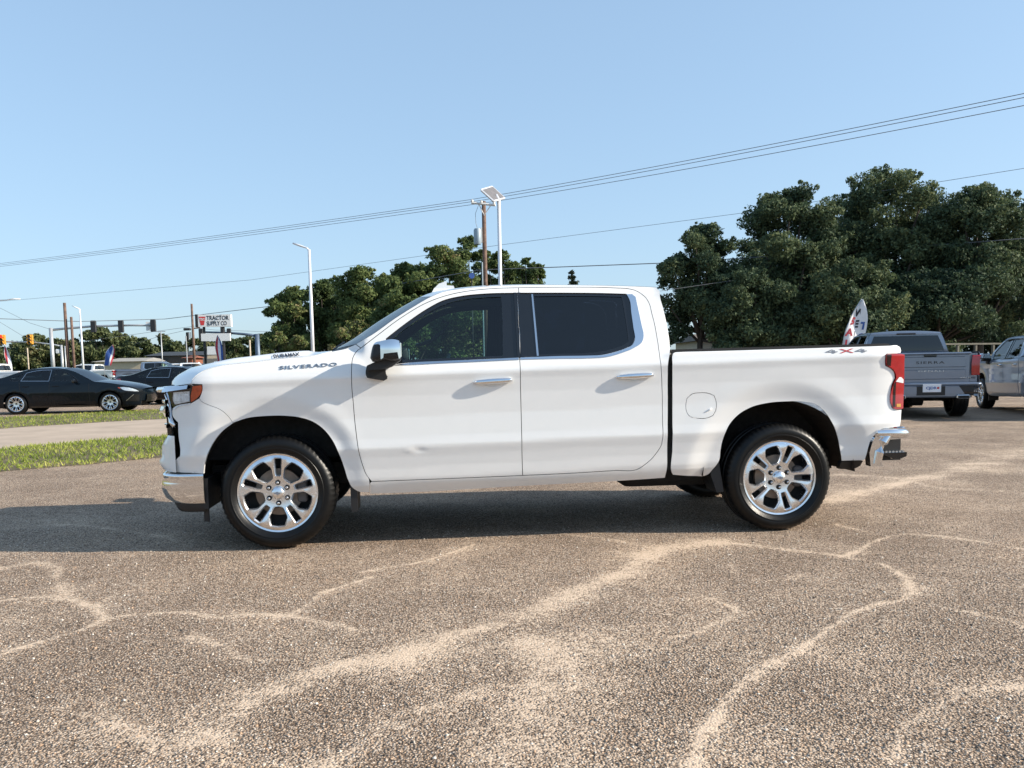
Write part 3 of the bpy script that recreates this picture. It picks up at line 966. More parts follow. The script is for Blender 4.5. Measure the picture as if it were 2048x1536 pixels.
    back = cb.build('cab_back', white, root, True, sharp=50)
    gl = []
    for z in np.linspace(1.455, 1.80, 6):
        x = float(np.interp(z, RE[::-1, 1][3:], RE[::-1, 0][3:])) + .034
        y0 = float(H.ys(2.85, z)) + .10
        gl.append([(x + .006 - .02 * abs(2 * v - 1) ** 3, y0 + (Wd - 2 * y0) * v, z) for v in np.linspace(0, 1, 9)])
    MB().grid(gl).build('rear_window', M['gloss'], root, True)
    MB().box((2.91, 1.03, 1.845), (.03, .42, .035), bev=.01).build('high_brake_lamp', M['darkred'], root)
    # antenna fin
    fin = [(x, z) for x, z in D['finpx']]
    fin = [(fin[0][0], 1.885)] + fin[1:] + [(fin[-1][0] + .03, 1.885)]
    MB().prism(fin, lambda u, v, d: (u, 1.03 + d * (1.0 if v < 1.94 else .45), v), -.035, .035).build('roof_antenna', white, root)
    # ---- cabin
    MB().box((1.75, 1.03, .55), (2.1, 1.70, .08)).build('cabin_floor', M['cabin'], root)
    MB().box((.86, 1.03, 1.13), (.34, 1.60, .34), bev=.08).build('dashboard', M['seat'], root)
    for y in (.58, 1.48):
        sb = MB()
        sb.box((1.62, y, .78), (.52, .52, .22), bev=.06).box((1.86, y, 1.13), (.17, .50, .66), bev=.06).box((1.90, y, 1.53), (.10, .27, .19), bev=.04)
        sb.build('seat', M['seat'], root)
    sb = MB()
    sb.box((2.45, 1.03, .80), (.50, 1.45, .22), bev=.06).box((2.72, 1.03, 1.14), (.16, 1.45, .66), bev=.06)
    for y in (.5, 1.03, 1.56):
        sb.box((2.74, y, 1.52), (.10, .26, .16), bev=.04)
    sb.build('seat', M['seat'], root)
    st = MB()
    c0 = np.array([1.19, .58, 1.22])
    ring = [c0 + .185 * (math.cos(a) * np.array([0, 1, 0]) + math.sin(a) * np.array([.42, 0, .91])) for a in np.linspace(0, 2 * math.pi, 25)]
    st.tube(ring, .015, 8).tube([c0, c0 + (-.25, 0, -.1)], .04, 8)
    st.build('steering_wheel', M['handletrim'], root, True)
    gh = MB()
    gh.tube([(1.00, 1.80, 1.50), (1.03, 1.74, 1.50), (1.12, 1.72, 1.53), (1.25, 1.70, 1.62), (1.29, 1.70, 1.69), (1.24, 1.74, 1.71)], .016, 8)
    gh.build('grab_handle', M['handletrim'], root, True)
    def bp(b):
        for xa, xb, za, zb, o in ((1.74, 1.86, 1.30, 1.845, .035), (1.775, 1.80, 1.30, 1.86, .026)):
            z_ = np.linspace(za, zb, 9)
            G = [[(xa, float(H.ys(xa, z)) + o + .08, z), (xa, float(H.ys(xa, z)) + o, z), (xb, float(H.ys(xb, z)) + o, z), (xb, float(H.ys(xb, z)) + o + .08, z)] for z in z_]
            b.grid(G)
    both(bp, 'pillar_trim', M['cabin'], rt, Wd)
    MB().box((1.87, 1.03, 1.845), (1.2, 1.30, .02)).build('headliner', M['cabin'], root)
    # ---- lamps and nose
    panel(H, 'headlight_housing', M['gloss'], D['lampblack'], (), .004, rt, gap=0, step=.03)
    hl = panel(H, 'headlight', M['skylens'], D['lamp'], (), -.002, rt, gap=0, step=.02)
    lx = np.array(D['lamp'])
    c = lx.mean(0)
    for k, (fx0, fx1) in enumerate(((.08, .46), (.54, .94))):
        x0, x1 = lx[:, 0].min(), lx[:, 0].max()
        z0, z1 = lx[:, 1].min(), lx[:, 1].max()
        xa, xb = x0 + (x1 - x0) * fx0, x0 + (x1 - x0) * fx1
        za, zb = z0 + (z1 - z0) * .25, z0 + (z1 - z0) * .80
        panel(H, 'lamp_cell', M['reflector'], [(xa, za), (xb, za), (xb, zb), (xa, zb)], (), -.004, hl, gap=0, step=.02, depth=.004)
    panel(H, 'side_marker_lamp', M['amber'], D['amber'], (), -.004, rt, gap=0, step=.02)
    panel(H, 'headlight_trim', M['reflector'], D['silver'], (), -.006, rt, gap=0, step=.02)
    def drl(b):
        rows = []
        for t in np.linspace(0, 1, 9):
            x = -.80 + .215 * t
            zb_, zt_ = 1.150 + .025 * t, 1.188 + .012 * t
            y = float(H.ys(x, .5 * (zb_ + zt_)))
            rows.append([(x, y + .03, zb_ - .004), (x, y - .030, zb_), (x, y - .024, zb_ + .008), (x, y - .002, zt_), (x, y + .03, zt_ + .003)])
        b.grid(rows)
    both(drl, 'running_lamp', M['chrome'], rt, Wd, True, 50)
    nb = MB()
    sweep_front(nb, [(.0, 1.150), (.045, 1.150), (.055, 1.165), (.045, 1.185), (.0, 1.188)], .16, (.14, .26))
    nb.build('grille_top_bar', M['chrome'], root, True, sharp=40)
    nb = MB()
    sweep_front(nb, [(-.05, 1.20), (-.045, .80), (-.05, .56)], .20, (.0, .05))
    nb.build('grille_backing', M['black'], root, True)
    gb = MB()
    for z0, z1, o in ((1.065, 1.095, .028), (.968, 1.050, .052), (.89, .917, .02)):
        m_ = (z0 + z1) / 2
        g1 = MB()
        sweep_front(g1, [(-.06, z0), (o * .7, z0 + .004), (o, m_ - .01), (o, m_ + .01), (o * .7, z1 - .004), (-.06, z1)], .17, (.16, .40))
        g1.build('grille_bar', M['chrome'], root, True, sharp=40)
    for k in range(13):
        y = .40 + k * .105
        x = float(np.interp(min(y, Wd - y), [p[1] for p in FRONT_PATH], [p[0] for p in FRONT_PATH]))
        gb.box((x + .012, y, .99), (.03, .035, .33))
    gb.build('grille_mesh', M['gloss'], root)
    sp = [(x + dx, float(y), z) for (x, z), y, dx in zip(D['strip'], (.30, .265, .23, .20, .17), (0, .012, .028, .03, .02))]
    both(lambda b: b.tube([(x - .004, y, z) for x, y, z in sp], [.014, .018, .022, .024, .020], 8), 'grille_surround', M['chrome'], rt, Wd, True)
    nb = MB()
    sweep_front(nb, [(-.03, .578), (.035, .580), (.062, .612), (.066, .645), (.045, .672), (.042, .75), (.012, .805), (-.02, .834), (-.06, .84)], .10, (.10, .36))
    nb.build('lower_bumper_cover', white, root, True, sharp=60)
    nb = MB()
    sweep_front(nb, [(-.02, .568), (.012, .566), (.03, .560), (.034, .548), (.028, .540), (.040, .50), (.045, .46), (.034, .42), (.018, .385), (-.012, .362), (-.06, .352)], .068, (.0, .22), base=.006)
    nb.build('front_bumper', M['chrome'], root, True, sharp=60)
    nb = MB()
    sweep_front(nb, [(-.035, .58), (-.012, .575), (-.012, .562), (-.03, .556)], .068, (.0, .05))
    nb.build('bumper_slot', M['black'], root)
    nb = MB()
    sweep_front(nb, [(-.02, .376), (-.03, .335), (-.06, .30), (-.10, .29), (-.14, .34)], .068, (.0, .3), base=-.012)
    nb.build('air_dam', M['black'], root, True)
    both(lambda b: (b.box((-.53, .17, .30), (.035, .02, .19)), b.box((-.505, .36, .42), (.03, .56, .22))), 'skid_bracket', M['black'], rt, Wd)
    # ---- wheels, arches
    for x in (0, 3.745):
        for far in (False, True):
            wheel('wheel', root, (x - ORG[0], (.058 if not far else Wd - .058) - ORG[1], .412), phase=88 if x == 0 else 70, flip=far)

    def arch(cx, front):
        a = MB()
        for yy0, yy1, rr in ((.075, .62, .60),):
            G = []
            for t in np.linspace(rad(3), rad(177), 30):
                G.append([(cx + rr * 1.0 * math.cos(t), y, .41 + rr * .985 * math.sin(t)) for y in (yy0, .3, yy1)])
            a.grid(G)
        pts = [(cx + .62 * math.cos(t), .41 + .60 * math.sin(t)) for t in np.linspace(rad(3), rad(177), 24)]
        a.prism(pts, lambda u, v, d: (u, d, v), .60, .64)
        return a
    for cx in (0, 3.745):
        both(lambda b: b.add(arch(cx, 0).V, arch(cx, 0).F), 'wheel_arch_liner', M['liner'], rt, Wd)
    for k, yy in (('flapF', .10), ('flapR', .10)):
        both(lambda b: b.prism([tuple(p) for p in D[k]], lambda u, v, d: (u, d, v), yy, yy + .24), 'mud_flap', M['black'], rt, Wd)
    # ---- cargo bed
    bi = lambda b: (b.box((3.80, .125, 1.21), (1.78, .02, .34)),)
    both(bi, 'bed_inner_wall', white, rt, Wd)
    MB().box((3.80, 1.03, .86), (1.78, .76, .04)).box((3.0, 1.03, .862), (.18, 1.80, .04)).box((4.56, 1.03, .862), (.24, 1.80, .04)).box((2.93, 1.03, 1.12), (.03, 1.80, .50)).build('bed_floor', white, root)
    both(lambda b: b.prism([(2.905, 1.372), (4.60, 1.392), (4.60, 1.412), (4.56, 1.416), (2.905, 1.396)], lambda u, v, d: (u, d, v), .072, .165), 'bed_rail_cap', M['black'], rt, Wd)
    tg = MB().box((4.665, 1.03, 1.06), (.07, 1.58, .62), bev=.025).box((4.668, 1.03, 1.375), (.12, 1.60, .05), bev=.02)
    gate = tg.build('tailgate', white, root)
    ORGk = ORG
    MB().box((4.700, 1.03, 1.20), (.022, 1.40, .22), bev=.01).box((4.700, 1.03, .94), (.022, 1.40, .20), bev=.01).build('tailgate_panel', white, gate)
    MB().box((4.712, 1.03, 1.335), (.03, .25, .05), bev=.012).build('tailgate_handle', M['gloss'], gate)
    # ---- tail lamps
    tl = panel(H, 'tail_lamp', M['red'], D['tail'], (), -.010, rt, gap=0, step=.03, depth=.16, corner=60)
    # dark band along the lamp's front edge, a clear reversing cell and a glint painted in amber
    T = np.array(D['tail'])
    panel(H, 'tail_lamp_edge', M['darkred'], [(4.551, 1.330), (4.590, 1.331), (4.590, 1.243), (4.557, 1.2535)], (), -.0125, tl, gap=0, step=.02, depth=.004)
    panel(H, 'tail_lamp_edge', M['darkred'], [(4.6195, .938), (4.640, .932), (4.645, 1.125), (4.6265, 1.108)], (), -.0125, tl, gap=0, step=.02, depth=.004)
    panel(H, 'reversing_lamp', M['whiteplas'], [(4.643, 1.125), (4.712, 1.112), (4.712, 1.140), (4.69, 1.158), (4.672, 1.158)], (), -.0125, tl, gap=0, step=.02, depth=.004)
    panel(H, 'amber_glint', M['yellow'], [(4.652, .932), (4.690, .931), (4.690, .955), (4.652, .956)], (), -.0125, tl, gap=0, step=.02, depth=.004)
    both(lambda b: b.box((4.655, .19, 1.06), (.05, .18, .56)).box((4.64, .17, 1.35), (.08, .14, .05)), 'rear_corner', white, rt, Wd)
    # ---- rear bumper
    Cc = [tuple(p) for p in D['bump_chromeTop']]
    def corner(b):
        b.prism(Cc, lambda u, v, d: (u, d, v), .034, .11)
        b.tube([(4.475, .075, .722), (4.50, .040, .736), (4.58, .036, .735), (4.70, .040, .730), (4.742, .065, .728), (4.755, .14, .728)], [.016, .028, .034, .036, .034, .03], 12)
        b.tube([(4.585, .040, .715), (4.545, .036, .665), (4.515, .036, .59), (4.497, .042, .50)], [.03, .036, .036, .03], 12)
    both(corner, 'bumper_corner', M['chrome'], rt, Wd, True, 45)
    rb = MB()
    rb.box((4.725, 1.03, .735), (.14, 1.88, .075), bev=.03).box((4.725, 1.03, .59), (.12, 1.14, .27), bev=.03)
    rb.build('rear_bumper', M['chrome'], root)
    both(lambda b: b.box((4.680, .33, .600), (.18, .30, .185)), 'bumper_recess', M['black'], rt, Wd)
    st_ = D['bump_step']
    both(lambda b: b.prism([tuple(p) for p in st_], lambda u, v, d: (u - .022, d, v), .105, .42), 'bumper_step', M['gloss'], rt, Wd)
    both(lambda b: [b.box((4.59 + .028 * i, .13 + .05 * j, .580), (.016, .03, .012)) for i in range(7) for j in range(5)], 'step_tread', M['satin'], rt, Wd)
    both(lambda b: b.box((4.55, .10, .765), (.12, .05, .02), bev=.006), 'bumper_cap', M['satin'], rt, Wd)
    # ---- underbody
    ub = MB()
    for y in (.52, 1.54):
        ub.box((1.9, y, .50), (4.9, .10, .16))
    ub.box((2.95, .62, .44), (.75, .55, .22), bev=.05).tube([(0, .3, .41), (0, 1.76, .41)], .05, 10).tube([(3.745, .3, .40), (3.745, 1.76, .40)], .06, 10)
    ub.tube([(3.74, .9, .40), (3.75, 1.16, .40)], .16, 12).tube([(1.0, 1.3, .38), (4.2, 1.3, .42)], .05, 8).tube([(.6, 1.03, .5), (3.6, 1.03, .42)], .05, 8)
    ub.box((.4, 1.03, .50), (1.2, .7, .25), bev=.08)
    ub.build('underbody', M['dark'], root)
    sp_ = MB()
    ring = [(4.35 + .30 * math.cos(a), 1.03 + .30 * math.sin(a), .60) for a in np.linspace(0, 2 * math.pi, 25)]
    sp_.tube(ring, .10, 8)
    sp_.build('spare_tyre', M['dark'], root, True)
    # ---- mirrors, handles
    hd = smooth_loop(D['m_head'], .012)
    cp = smooth_loop(D['m_cap'], .012)

    def head(b, L, y0, y1, shr=.06):
        c = L.mean(0)
        L = L if area2(L) > 0 else L[::-1]
        rows = []
        for t, s in ((0, .0), (0, .80), (.10, .94), (.25, 1.0), (.75, 1.0), (.92, .95), (1.0, .84), (1.0, .0)):
            rows.append([(c[0] + (p[0] - c[0]) * s, y0 + (y1 - y0) * t, c[1] + (p[1] - c[1]) * s) for p in L])
        rows = [r + [r[0]] for r in rows]
        b.grid(rows)
    mr = both(lambda b: head(b, hd, -.222, .0), 'side_mirror', M['black'], rt, Wd, True)
    cpl = cp if area2(cp) > 0 else cp[::-1]
    V2, F2 = cdt([cpl], .014)
    bulge = lambda x, z: -.240 + 2.6 * (x - .84) ** 2 * (1 if True else 0) + 5.0 * np.maximum(0, z - 1.43) ** 2

    def cap(b):
        y = bulge(V2[:, 0], V2[:, 1])
        b.add(np.stack([V2[:, 0], y, V2[:, 1]], 1), F2.tolist())
        yl = bulge(cpl[:, 0], cpl[:, 1])
        rows = [[(x, yy, z) for (x, z), yy in zip(cpl, yl)], [(x, -.012, z) for x, z in cpl]]
        b.grid([r + [r[0]] for r in rows])
    both(cap, 'mirror_cap', M['chrome'], mr, Wd, True, 45)
    both(lambda b: b.box((.915, -.11, 1.42), (.012, .17, .10), bev=.004), 'mirror_glass', M['chrome'], mr, Wd)
    both(lambda b: b.prism([tuple(p) for p in smooth_loop(D['m_base'], .02)], lambda u, v, d: (u, d, v), -.035, .05), 'mirror_foot', M['black'], mr, Wd)
    both(lambda b: b.prism([tuple(p) for p in D['m_arm']], lambda u, v, d: (u, d, v), -.15, .03), 'mirror_arm', M['black'], mr, Wd)
    for k, dr in (('handleF', fd), ('handleR', rd)):
        (x0, z0), (x1, z1) = D[k]

        def hnd(b):
            y = float(H.ys((x0 + x1) / 2, z0))
            ts = np.linspace(0, 1, 13)
            pts = [(x0 + (x1 - x0) * t, y - .007 - .015 * math.sin(math.pi * (.12 + .76 * t)) ** .8, z0 + (z1 - z0) * t) for t in ts]
            b.tube(pts, [.012 + .009 * math.sin(math.pi * t) ** .5 for t in ts], 12)
            b.box(((x0 + x1) / 2 + .02, y + .002, (z0 + z1) / 2 - .002), ((x1 - x0) * .7, .03, .018))
            b.tube([(x0 + .004, y + .01, z0), pts[0]], .010, 8)
            b.tube([(x1 - .02, y + .01, z1), pts[-2]], .014, 8)
        both(hnd, 'door_handle', M['chrome'], dr, Wd, True)

        def cup(b):
            y = float(H.ys((x0 + x1) / 2, z0))
            cx = x0 + (x1 - x0) * .47
            ps = [(cx + .075 * math.cos(a) * (1 if math.sin(a) < 0 else .75), y - .0015, (z0 + z1) / 2 + .002 + .042 * math.sin(a)) for a in np.linspace(0, 2 * math.pi, 24)[:-1]]
            b.add(ps + [(cx, y + .012, (z0 + z1) / 2)], [(i, (i + 1) % 23, 23) for i in range(23)])
        both(cup, 'handle_cup', white, dr, Wd, True)
    # ---- lettering on the near side and its far twin
    def letters(s, name, k, m, size, host, off=.004, dx=0., **kw):
        V, F = text_mesh(s, 1.0, **kw)
        (x0, z0), (x1, z1) = D[k][0], D[k][1]
        w = V[:, 0].max() - V[:, 0].min()
        L = math.hypot(x1 - x0, z1 - z0)
        ex, ez = (x1 - x0) / L, (z1 - z0) / L
        u = (V[:, 0] - V[:, 0].min()) / w * L
        v = V[:, 1] * size
        X, Z = x0 + u * ex - v * ez, z0 + u * ez + v * ex
        Y = H.ys(X, Z) - off - V[:, 2]
        mk(name, np.stack([X, Y, Z], 1), F, m, host[0], smooth=False)
        Xm = x0 + (L - u) * ex - v * ez
        Zm = z0 + (L - u) * ez + v * ex
        mk(name, np.stack([Xm, Wd - H.ys(Xm, Zm) + off + V[:, 2], Zm], 1), F, m, host[1], smooth=False)
    letters('SILVERADO', 'model_lettering', 't_silv', M['badge'], .035, rt, bold=.004, space=1.12)
    # hood badge stands on the hood's shoulder
    V, F = text_mesh('DURAMAX', 1.0, bold=.03, shear=.25, depth=.0)
    w = V[:, 0].max()
    hg = MB()
    HP = np.array([[p for p in r[7:13]] for r in G])

    def hp(u, v):
        # the dome's flank: rows give x, columns climb the flank
        i = np.interp(u, HP[:, 2, 0], np.arange(len(HP)))
        i0 = int(min(i, len(HP) - 2))
        f = i - i0
        a = HP[i0] * (1 - f) + HP[i0 + 1] * f
        t = .2 + v * 3.3
        j0 = int(min(t, 4))
        return a[j0] * (1 - (t - j0)) + a[j0 + 1] * (t - j0)
    P3 = np.array([hp(-.06 + x / w * .20, y) for x, y, _ in V])
    nb_ = P3 + np.array([0, -.004, .006])
    mk('engine_lettering', nb_, F, M['badgeblack'], hood, smooth=False)
    nb2 = nb_.copy()
    nb2[:, 1] = Wd - nb2[:, 1]
    nb2[:, 0] = -.03 + .155 - nb2[:, 0]
    mk('engine_lettering', nb2, F, M['badgeblack'], hood, smooth=False)
    # four-wheel-drive decal
    (x0, z0), (x1, z1), (_, zt) = D['t_4x4']
    ex = np.array([x1 - x0, z1 - z0])
    h = .030

    def deco(name, m, polys):
        for side_ in (0, 1):
            V, F = [], []
            for poly in polys:
                b0 = len(V)
                for u, v in poly:
                    uu = u if side_ == 0 else 1 - u
                    x, z = x0 + ex[0] * uu, z0 + ex[1] * uu + v * h
                    y = float(H.ys(x, z)) - .003
                    V.append((x, y if side_ == 0 else Wd - y, z))
                F.append(tuple(range(b0, b0 + len(poly))))
            mk(name, V, F, m, bd[side_], smooth=False)
    four = lambda a: [[(a, .40), (a + .15, .95), (a + .20, .95), (a + .08, .45), (a + .29, .45), (a + .29, .25), (a, .25)], [(a + .16, 0), (a + .16, .78), (a + .23, .78), (a + .23, 0)]]
    deco('drive_decal', M['badgegrey'], four(0.0) + four(.71))
    deco('drive_decal', M['badgered'], [[(.33, 1.05), (.40, 1.05), (.69, -.02), (.62, -.02)], [(.33, -.02), (.40, -.02), (.69, 1.05), (.62, 1.05)]])
    ORG = np.zeros(3)
    return root


hero = build_pickup('large white crew cab pickup with chrome bumpers parked alone on the gravel lot in front')
# ------------------------------------------------------------------ ground
rng = np.random.default_rng(7)


def axis_pts(a, b, step, far0, far1):
    m = np.arange(a, b + step * .5, step)
    lo, hi, d = [], [], step
    x = a
    while x > far0:
        d *= 1.35
        x -= d
        lo.append(max(x, far0))
    d, x = step, b
    while x < far1:
        d *= 1.35
        x += d
        hi.append(min(x, far1))
    return np.concatenate([lo[::-1], m, hi])


GX = axis_pts(-3.4, 6.2, .028, -900, 900)
GY = axis_pts(-3.75, 3.6, .028, -60, 1500)
XX, YY = np.meshgrid(GX, GY)
P2 = np.stack([XX.ravel(), YY.ravel()], 1)
LINES = [  # sand washed into ridges, traced along the lot: (half-width, strength, points)
    (0.03, 0.95, [(-1.05, -2.18), (-0.93, -2.03), (-0.83, -1.86), (-0.70, -1.76), (-0.64, -1.66), (-0.62, -1.58), (-0.52, -1.50), (-0.40, -1.48), (-0.29, -1.47), (-0.14, -1.54), (0.00, -1.60), (0.13, -1.60), (0.34, -1.66), (0.48, -1.75), (0.58, -1.83), (0.71, -1.97)]),
    (0.04, 0.9, [(-0.62, -1.58), (-0.74, -1.36), (-0.87, -1.19), (-1.06, -1.05), (-1.21, -1.00), (-1.39, -1.05), (-1.56, -1.15)]),
    (0.075, 0.75, [(-1.06, -1.05), (-1.16, -0.75), (-1.26, -0.51), (-1.46, -0.20), (-1.65, -0.11), (-1.79, -0.23), (-2.00, -0.36)]),
    (0.024, 0.95, [(0.39, -1.63), (0.44, -1.39), (0.48, -1.24), (0.60, -1.04), (0.70, -0.90), (0.64, -0.73), (0.89, -0.60), (1.05, -0.45), (1.39, -0.03)]),
    (0.035, 0.8, [(-0.11, -1.93), (0.02, -2.07), (0.15, -2.23), (0.25, -2.35), (0.36, -2.35)]),
    (0.022, 0.7, [(-0.76, -1.31), (-0.77, -1.10), (-0.70, -0.97)]),
    (0.16, 0.72, [(0.31, -3.13), (0.37, -2.78), (0.63, -2.48), (0.84, -2.39), (1.24, -2.09), (1.50, -1.91), (1.73, -1.65), (2.00, -1.32), (2.29, -1.01), (2.55, -0.63), (2.90, -0.33), (3.21, -0.26)]),
    (0.045, 0.95, [(3.21, -0.26), (3.41, -0.42), (3.62, -0.59), (3.79, -0.77), (3.88, -0.93), (3.93, -1.15), (3.89, -1.39), (3.79, -1.66), (3.64, -1.85)]),
    (0.042, 0.95, [(3.64, -1.85), (3.41, -1.95), (3.24, -2.06), (3.06, -2.25), (2.86, -2.41), (2.68, -2.55), (2.49, -2.72), (2.39, -2.85), (2.26, -2.99), (2.09, -3.25), (1.91, -3.57)]),
    (0.03, 0.85, [(3.64, -1.87), (3.73, -2.00), (3.83, -2.16), (3.91, -2.33), (3.86, -2.52), (3.94, -2.71)]),
    (0.035, 0.85, [(3.85, -0.78), (4.06, -0.58), (4.29, -0.37), (4.63, -0.25), (4.82, -0.41), (4.97, -0.61), (5.07, -0.84), (5.29, -1.03)]),
    (0.035, 0.7, [(4.28, 0.22), (4.37, -0.20)]),
    (0.22, 0.75, [(4.33, 1.12), (5.28, 1.73), (6.21, 2.44), (7.34, 3.30), (9.07, 4.58), (11.90, 6.63)]),
    (0.1, 0.6, [(5.65, 2.99), (6.07, 2.68), (6.15, 1.89), (6.74, 1.43), (7.19, 1.02)]),
    (0.03, 0.7, [(2.19, -2.23), (2.30, -2.21), (2.45, -2.11), (2.69, -1.89), (2.64, -1.64)]),
    (0.035, 0.6, [(1.62, 0.34), (1.81, 0.36), (2.26, 0.09), (2.56, -0.23), (2.64, -0.41)]),
    (0.3, 0.6, [(1.34, -3.50), (1.47, -2.93), (1.58, -2.56), (1.56, -2.21)]),
    (0.12, 0.55, [(0.73, -3.42), (0.90, -3.09), (1.16, -2.89), (1.37, -2.76), (1.57, -2.82)]),
    (0.03, 0.6, [(2.62, -3.63), (2.97, -3.24), (3.29, -3.09), (3.54, -3.07)]),
    (0.03, 0.55, [(-0.65, -2.83), (-0.47, -2.76), (-0.15, -2.90), (0.17, -3.20)]),
    (0.025, 0.55, [(1.06, -2.21), (1.18, -2.37), (1.29, -2.69)]),
    (0.04, 0.5, [(3.00, -0.92), (2.98, -1.31), (3.13, -1.39), (3.32, -1.24)]),
    (0.03, 0.5, [(-2.50, 1.26), (-2.08, 1.41), (-1.37, 1.01), (-0.81, 0.45)]),
]
wob = np.zeros((len(P2), 2))
for k in range(6):
    fr = 2.2 * 1.7 ** k
    ph = rng.uniform(0, 6.28, 4)
    wob[:, 0] += .06 / 1.5 ** k * np.sin(P2[:, 1] * fr + ph[0] + 1.3 * np.sin(P2[:, 0] * fr * .7 + ph[1]))
    wob[:, 1] += .06 / 1.5 ** k * np.sin(P2[:, 0] * fr + ph[2] + 1.3 * np.sin(P2[:, 1] * fr * .7 + ph[3]))
Q2 = P2 + wob * .40
dust = np.zeros(len(P2))
for hw, st, pts in LINES:
    pts = smooth_loop(np.array(pts), step=.12, corner=80, closed=False)
    d = np.full(len(P2), 9.)
    for a, b in zip(pts[:-1], pts[1:]):
        ab = b - a
        t = np.clip(((Q2 - a) @ ab) / (ab @ ab), 0, 1)
        d = np.minimum(d, np.linalg.norm(Q2 - a - t[:, None] * ab, axis=1))
    vary = .75 + .45 * np.sin(P2[:, 0] * 5.1 + 2 * np.sin(P2[:, 1] * 3.7)) * np.sin(P2[:, 1] * 4.3 + P2[:, 0] * 2.2 + 1)
    d = d / vary
    dust = np.maximum(dust, st * np.exp(-(d / (hw * .8)) ** 2) + st * .28 * np.exp(-(d / (hw * 2.2 + .05)) ** 2))
h = .004 * dust
nx = len(GX)
idx = np.arange(len(P2)).reshape(XX.shape)
Q = np.stack([idx[:-1, :-1], idx[:-1, 1:], idx[1:, 1:], idx[1:, :-1]], -1).reshape(-1, 4)


def ground_material():
    m, nt, p = _nodes('chip_seal')
    tc = nt.nodes.new('ShaderNodeTexCoord')
    g = nt.nodes.new('ShaderNodeNewGeometry')

    def vor(scale, rnd=1.):
        v = nt.nodes.new('ShaderNodeTexVoronoi')
        v.inputs['Scale'].default_value = scale
        v.inputs['Randomness'].default_value = rnd
        nt.links.new(g.outputs['Position'], v.inputs['Vector'])
        return v
    v1, v2 = vor(98), vor(190)
    sep = nt.nodes.new('ShaderNodeSeparateColor')
    nt.links.new(v1.outputs['Color'], sep.inputs[0])
    stone = _ramp(nt, sep.outputs[0], [(0, (.04, .03, .024)), (.16, (.13, .095, .07)), (.34, (.31, .235, .175)), (.58, (.44, .345, .26)), (.74, (.48, .32, .20)), (.88, (.56, .475, .39)), (1, (.78, .70, .60))])
    sep2 = nt.nodes.new('ShaderNodeSeparateColor')
    nt.links.new(v2.outputs['Color'], sep2.inputs[0])
    fine = _ramp(nt, sep2.outputs[1], [(0, (.09, .068, .053)), (.5, (.37, .285, .215)), (1, (.62, .51, .40))])
    c = _mix(nt, .50, stone, fine)
    edge = _ramp(nt, v1.outputs['Distance'], [(.0, (1, 1, 1)), (.40, (.95, .95, .95)), (.60, (.40, .36, .33))])
    c = _mix(nt, 1.0, c, edge, 'MULTIPLY')
    big = _noise(nt, .55, 5, .6)
    nt.links.new(g.outputs['Position'], big.inputs['Vector'])
    blot = _ramp(nt, big.outputs[0], [(.30, (.78, .76, .75)), (.55, (1, 1, 1)), (.72, (1.0, .95, .89))])
    c = _mix(nt, 1.0, c, blot, 'MULTIPLY')
    # sand between the stones: traced ridges plus broad drifts
    at_ = nt.nodes.new('ShaderNodeAttribute')
    at_.attribute_name = 'tint'
    n1 = _noise(nt, 1.1, 6, .65)
    n2 = _noise(nt, 9., 6, .7)
    n3 = _noise(nt, 60., 3, .6)
    for n in (n1, n2, n3):
        nt.links.new(g.outputs['Position'], n.inputs['Vector'])
    drift = nt.nodes.new('ShaderNodeMapRange')
    drift.inputs[1].default_value, drift.inputs[2].default_value, drift.inputs[3].default_value, drift.inputs[4].default_value = .44, .74, 0, .62
    nt.links.new(n1.outputs[0], drift.inputs[0])
    brk = nt.nodes.new('ShaderNodeMapRange')
    brk.inputs[1].default_value, brk.inputs[2].default_value, brk.inputs[3].default_value, brk.inputs[4].default_value = .36, .62, .45, 1.05
    n4 = _noise(nt, 5.5, 7, .7)
    nt.links.new(g.outputs['Position'], n4.inputs['Vector'])
    nt.links.new(n4.outputs[0], brk.inputs[0])
    d = _math(nt, 'ADD', _math(nt, 'MULTIPLY', at_.outputs['Fac'], brk.outputs[0]), drift.outputs[0])
    d = _math(nt, 'ADD', d, _math(nt, 'MULTIPLY', _math(nt, 'SUBTRACT', n2.outputs[0], .5), .55))
    d = _math(nt, 'ADD', d, _math(nt, 'MULTIPLY', _math(nt, 'SUBTRACT', n3.outputs[0], .5), .7))
    d = _math(nt, 'ADD', d, _math(nt, 'MULTIPLY', _math(nt, 'SUBTRACT', sep.outputs[1], .5), .95))
    mr = nt.nodes.new('ShaderNodeMapRange')
    mr.interpolation_type = 'SMOOTHSTEP'
    mr.inputs[1].default_value, mr.inputs[2].default_value, mr.inputs[3].default_value, mr.inputs[4].default_value = .25, 1.0, 0, .72
    nt.links.new(d, mr.inputs[0])
    sand = _ramp(nt, n3.outputs[0], [(.3, (.52, .395, .285)), (.7, (.66, .52, .39))])
    c = _mix(nt, mr.outputs[0], c, sand)
    c = _mix(nt, 1.0, c, (1.22, 1.21, 1.20), 'MULTIPLY')
    nt.links.new(c, p.inputs['Base Color'])
    p.inputs['Roughness'].default_value = .92
    p.inputs['Specular IOR Level'].default_value = .2
    b = nt.nodes.new('ShaderNodeBump')
    b.inputs['Strength'].default_value = .9
    b.inputs['Distance'].default_value = .008
    hh = _math(nt, 'MULTIPLY', _math(nt, 'SUBTRACT', 1.0, v1.outputs['Distance']), _math(nt, 'SUBTRACT', 1.1, mr.outputs[0]))
    nt.links.new(hh, b.inputs['Height'])
    nt.links.new(b.outputs[0], p.inputs['Normal'])
    return m


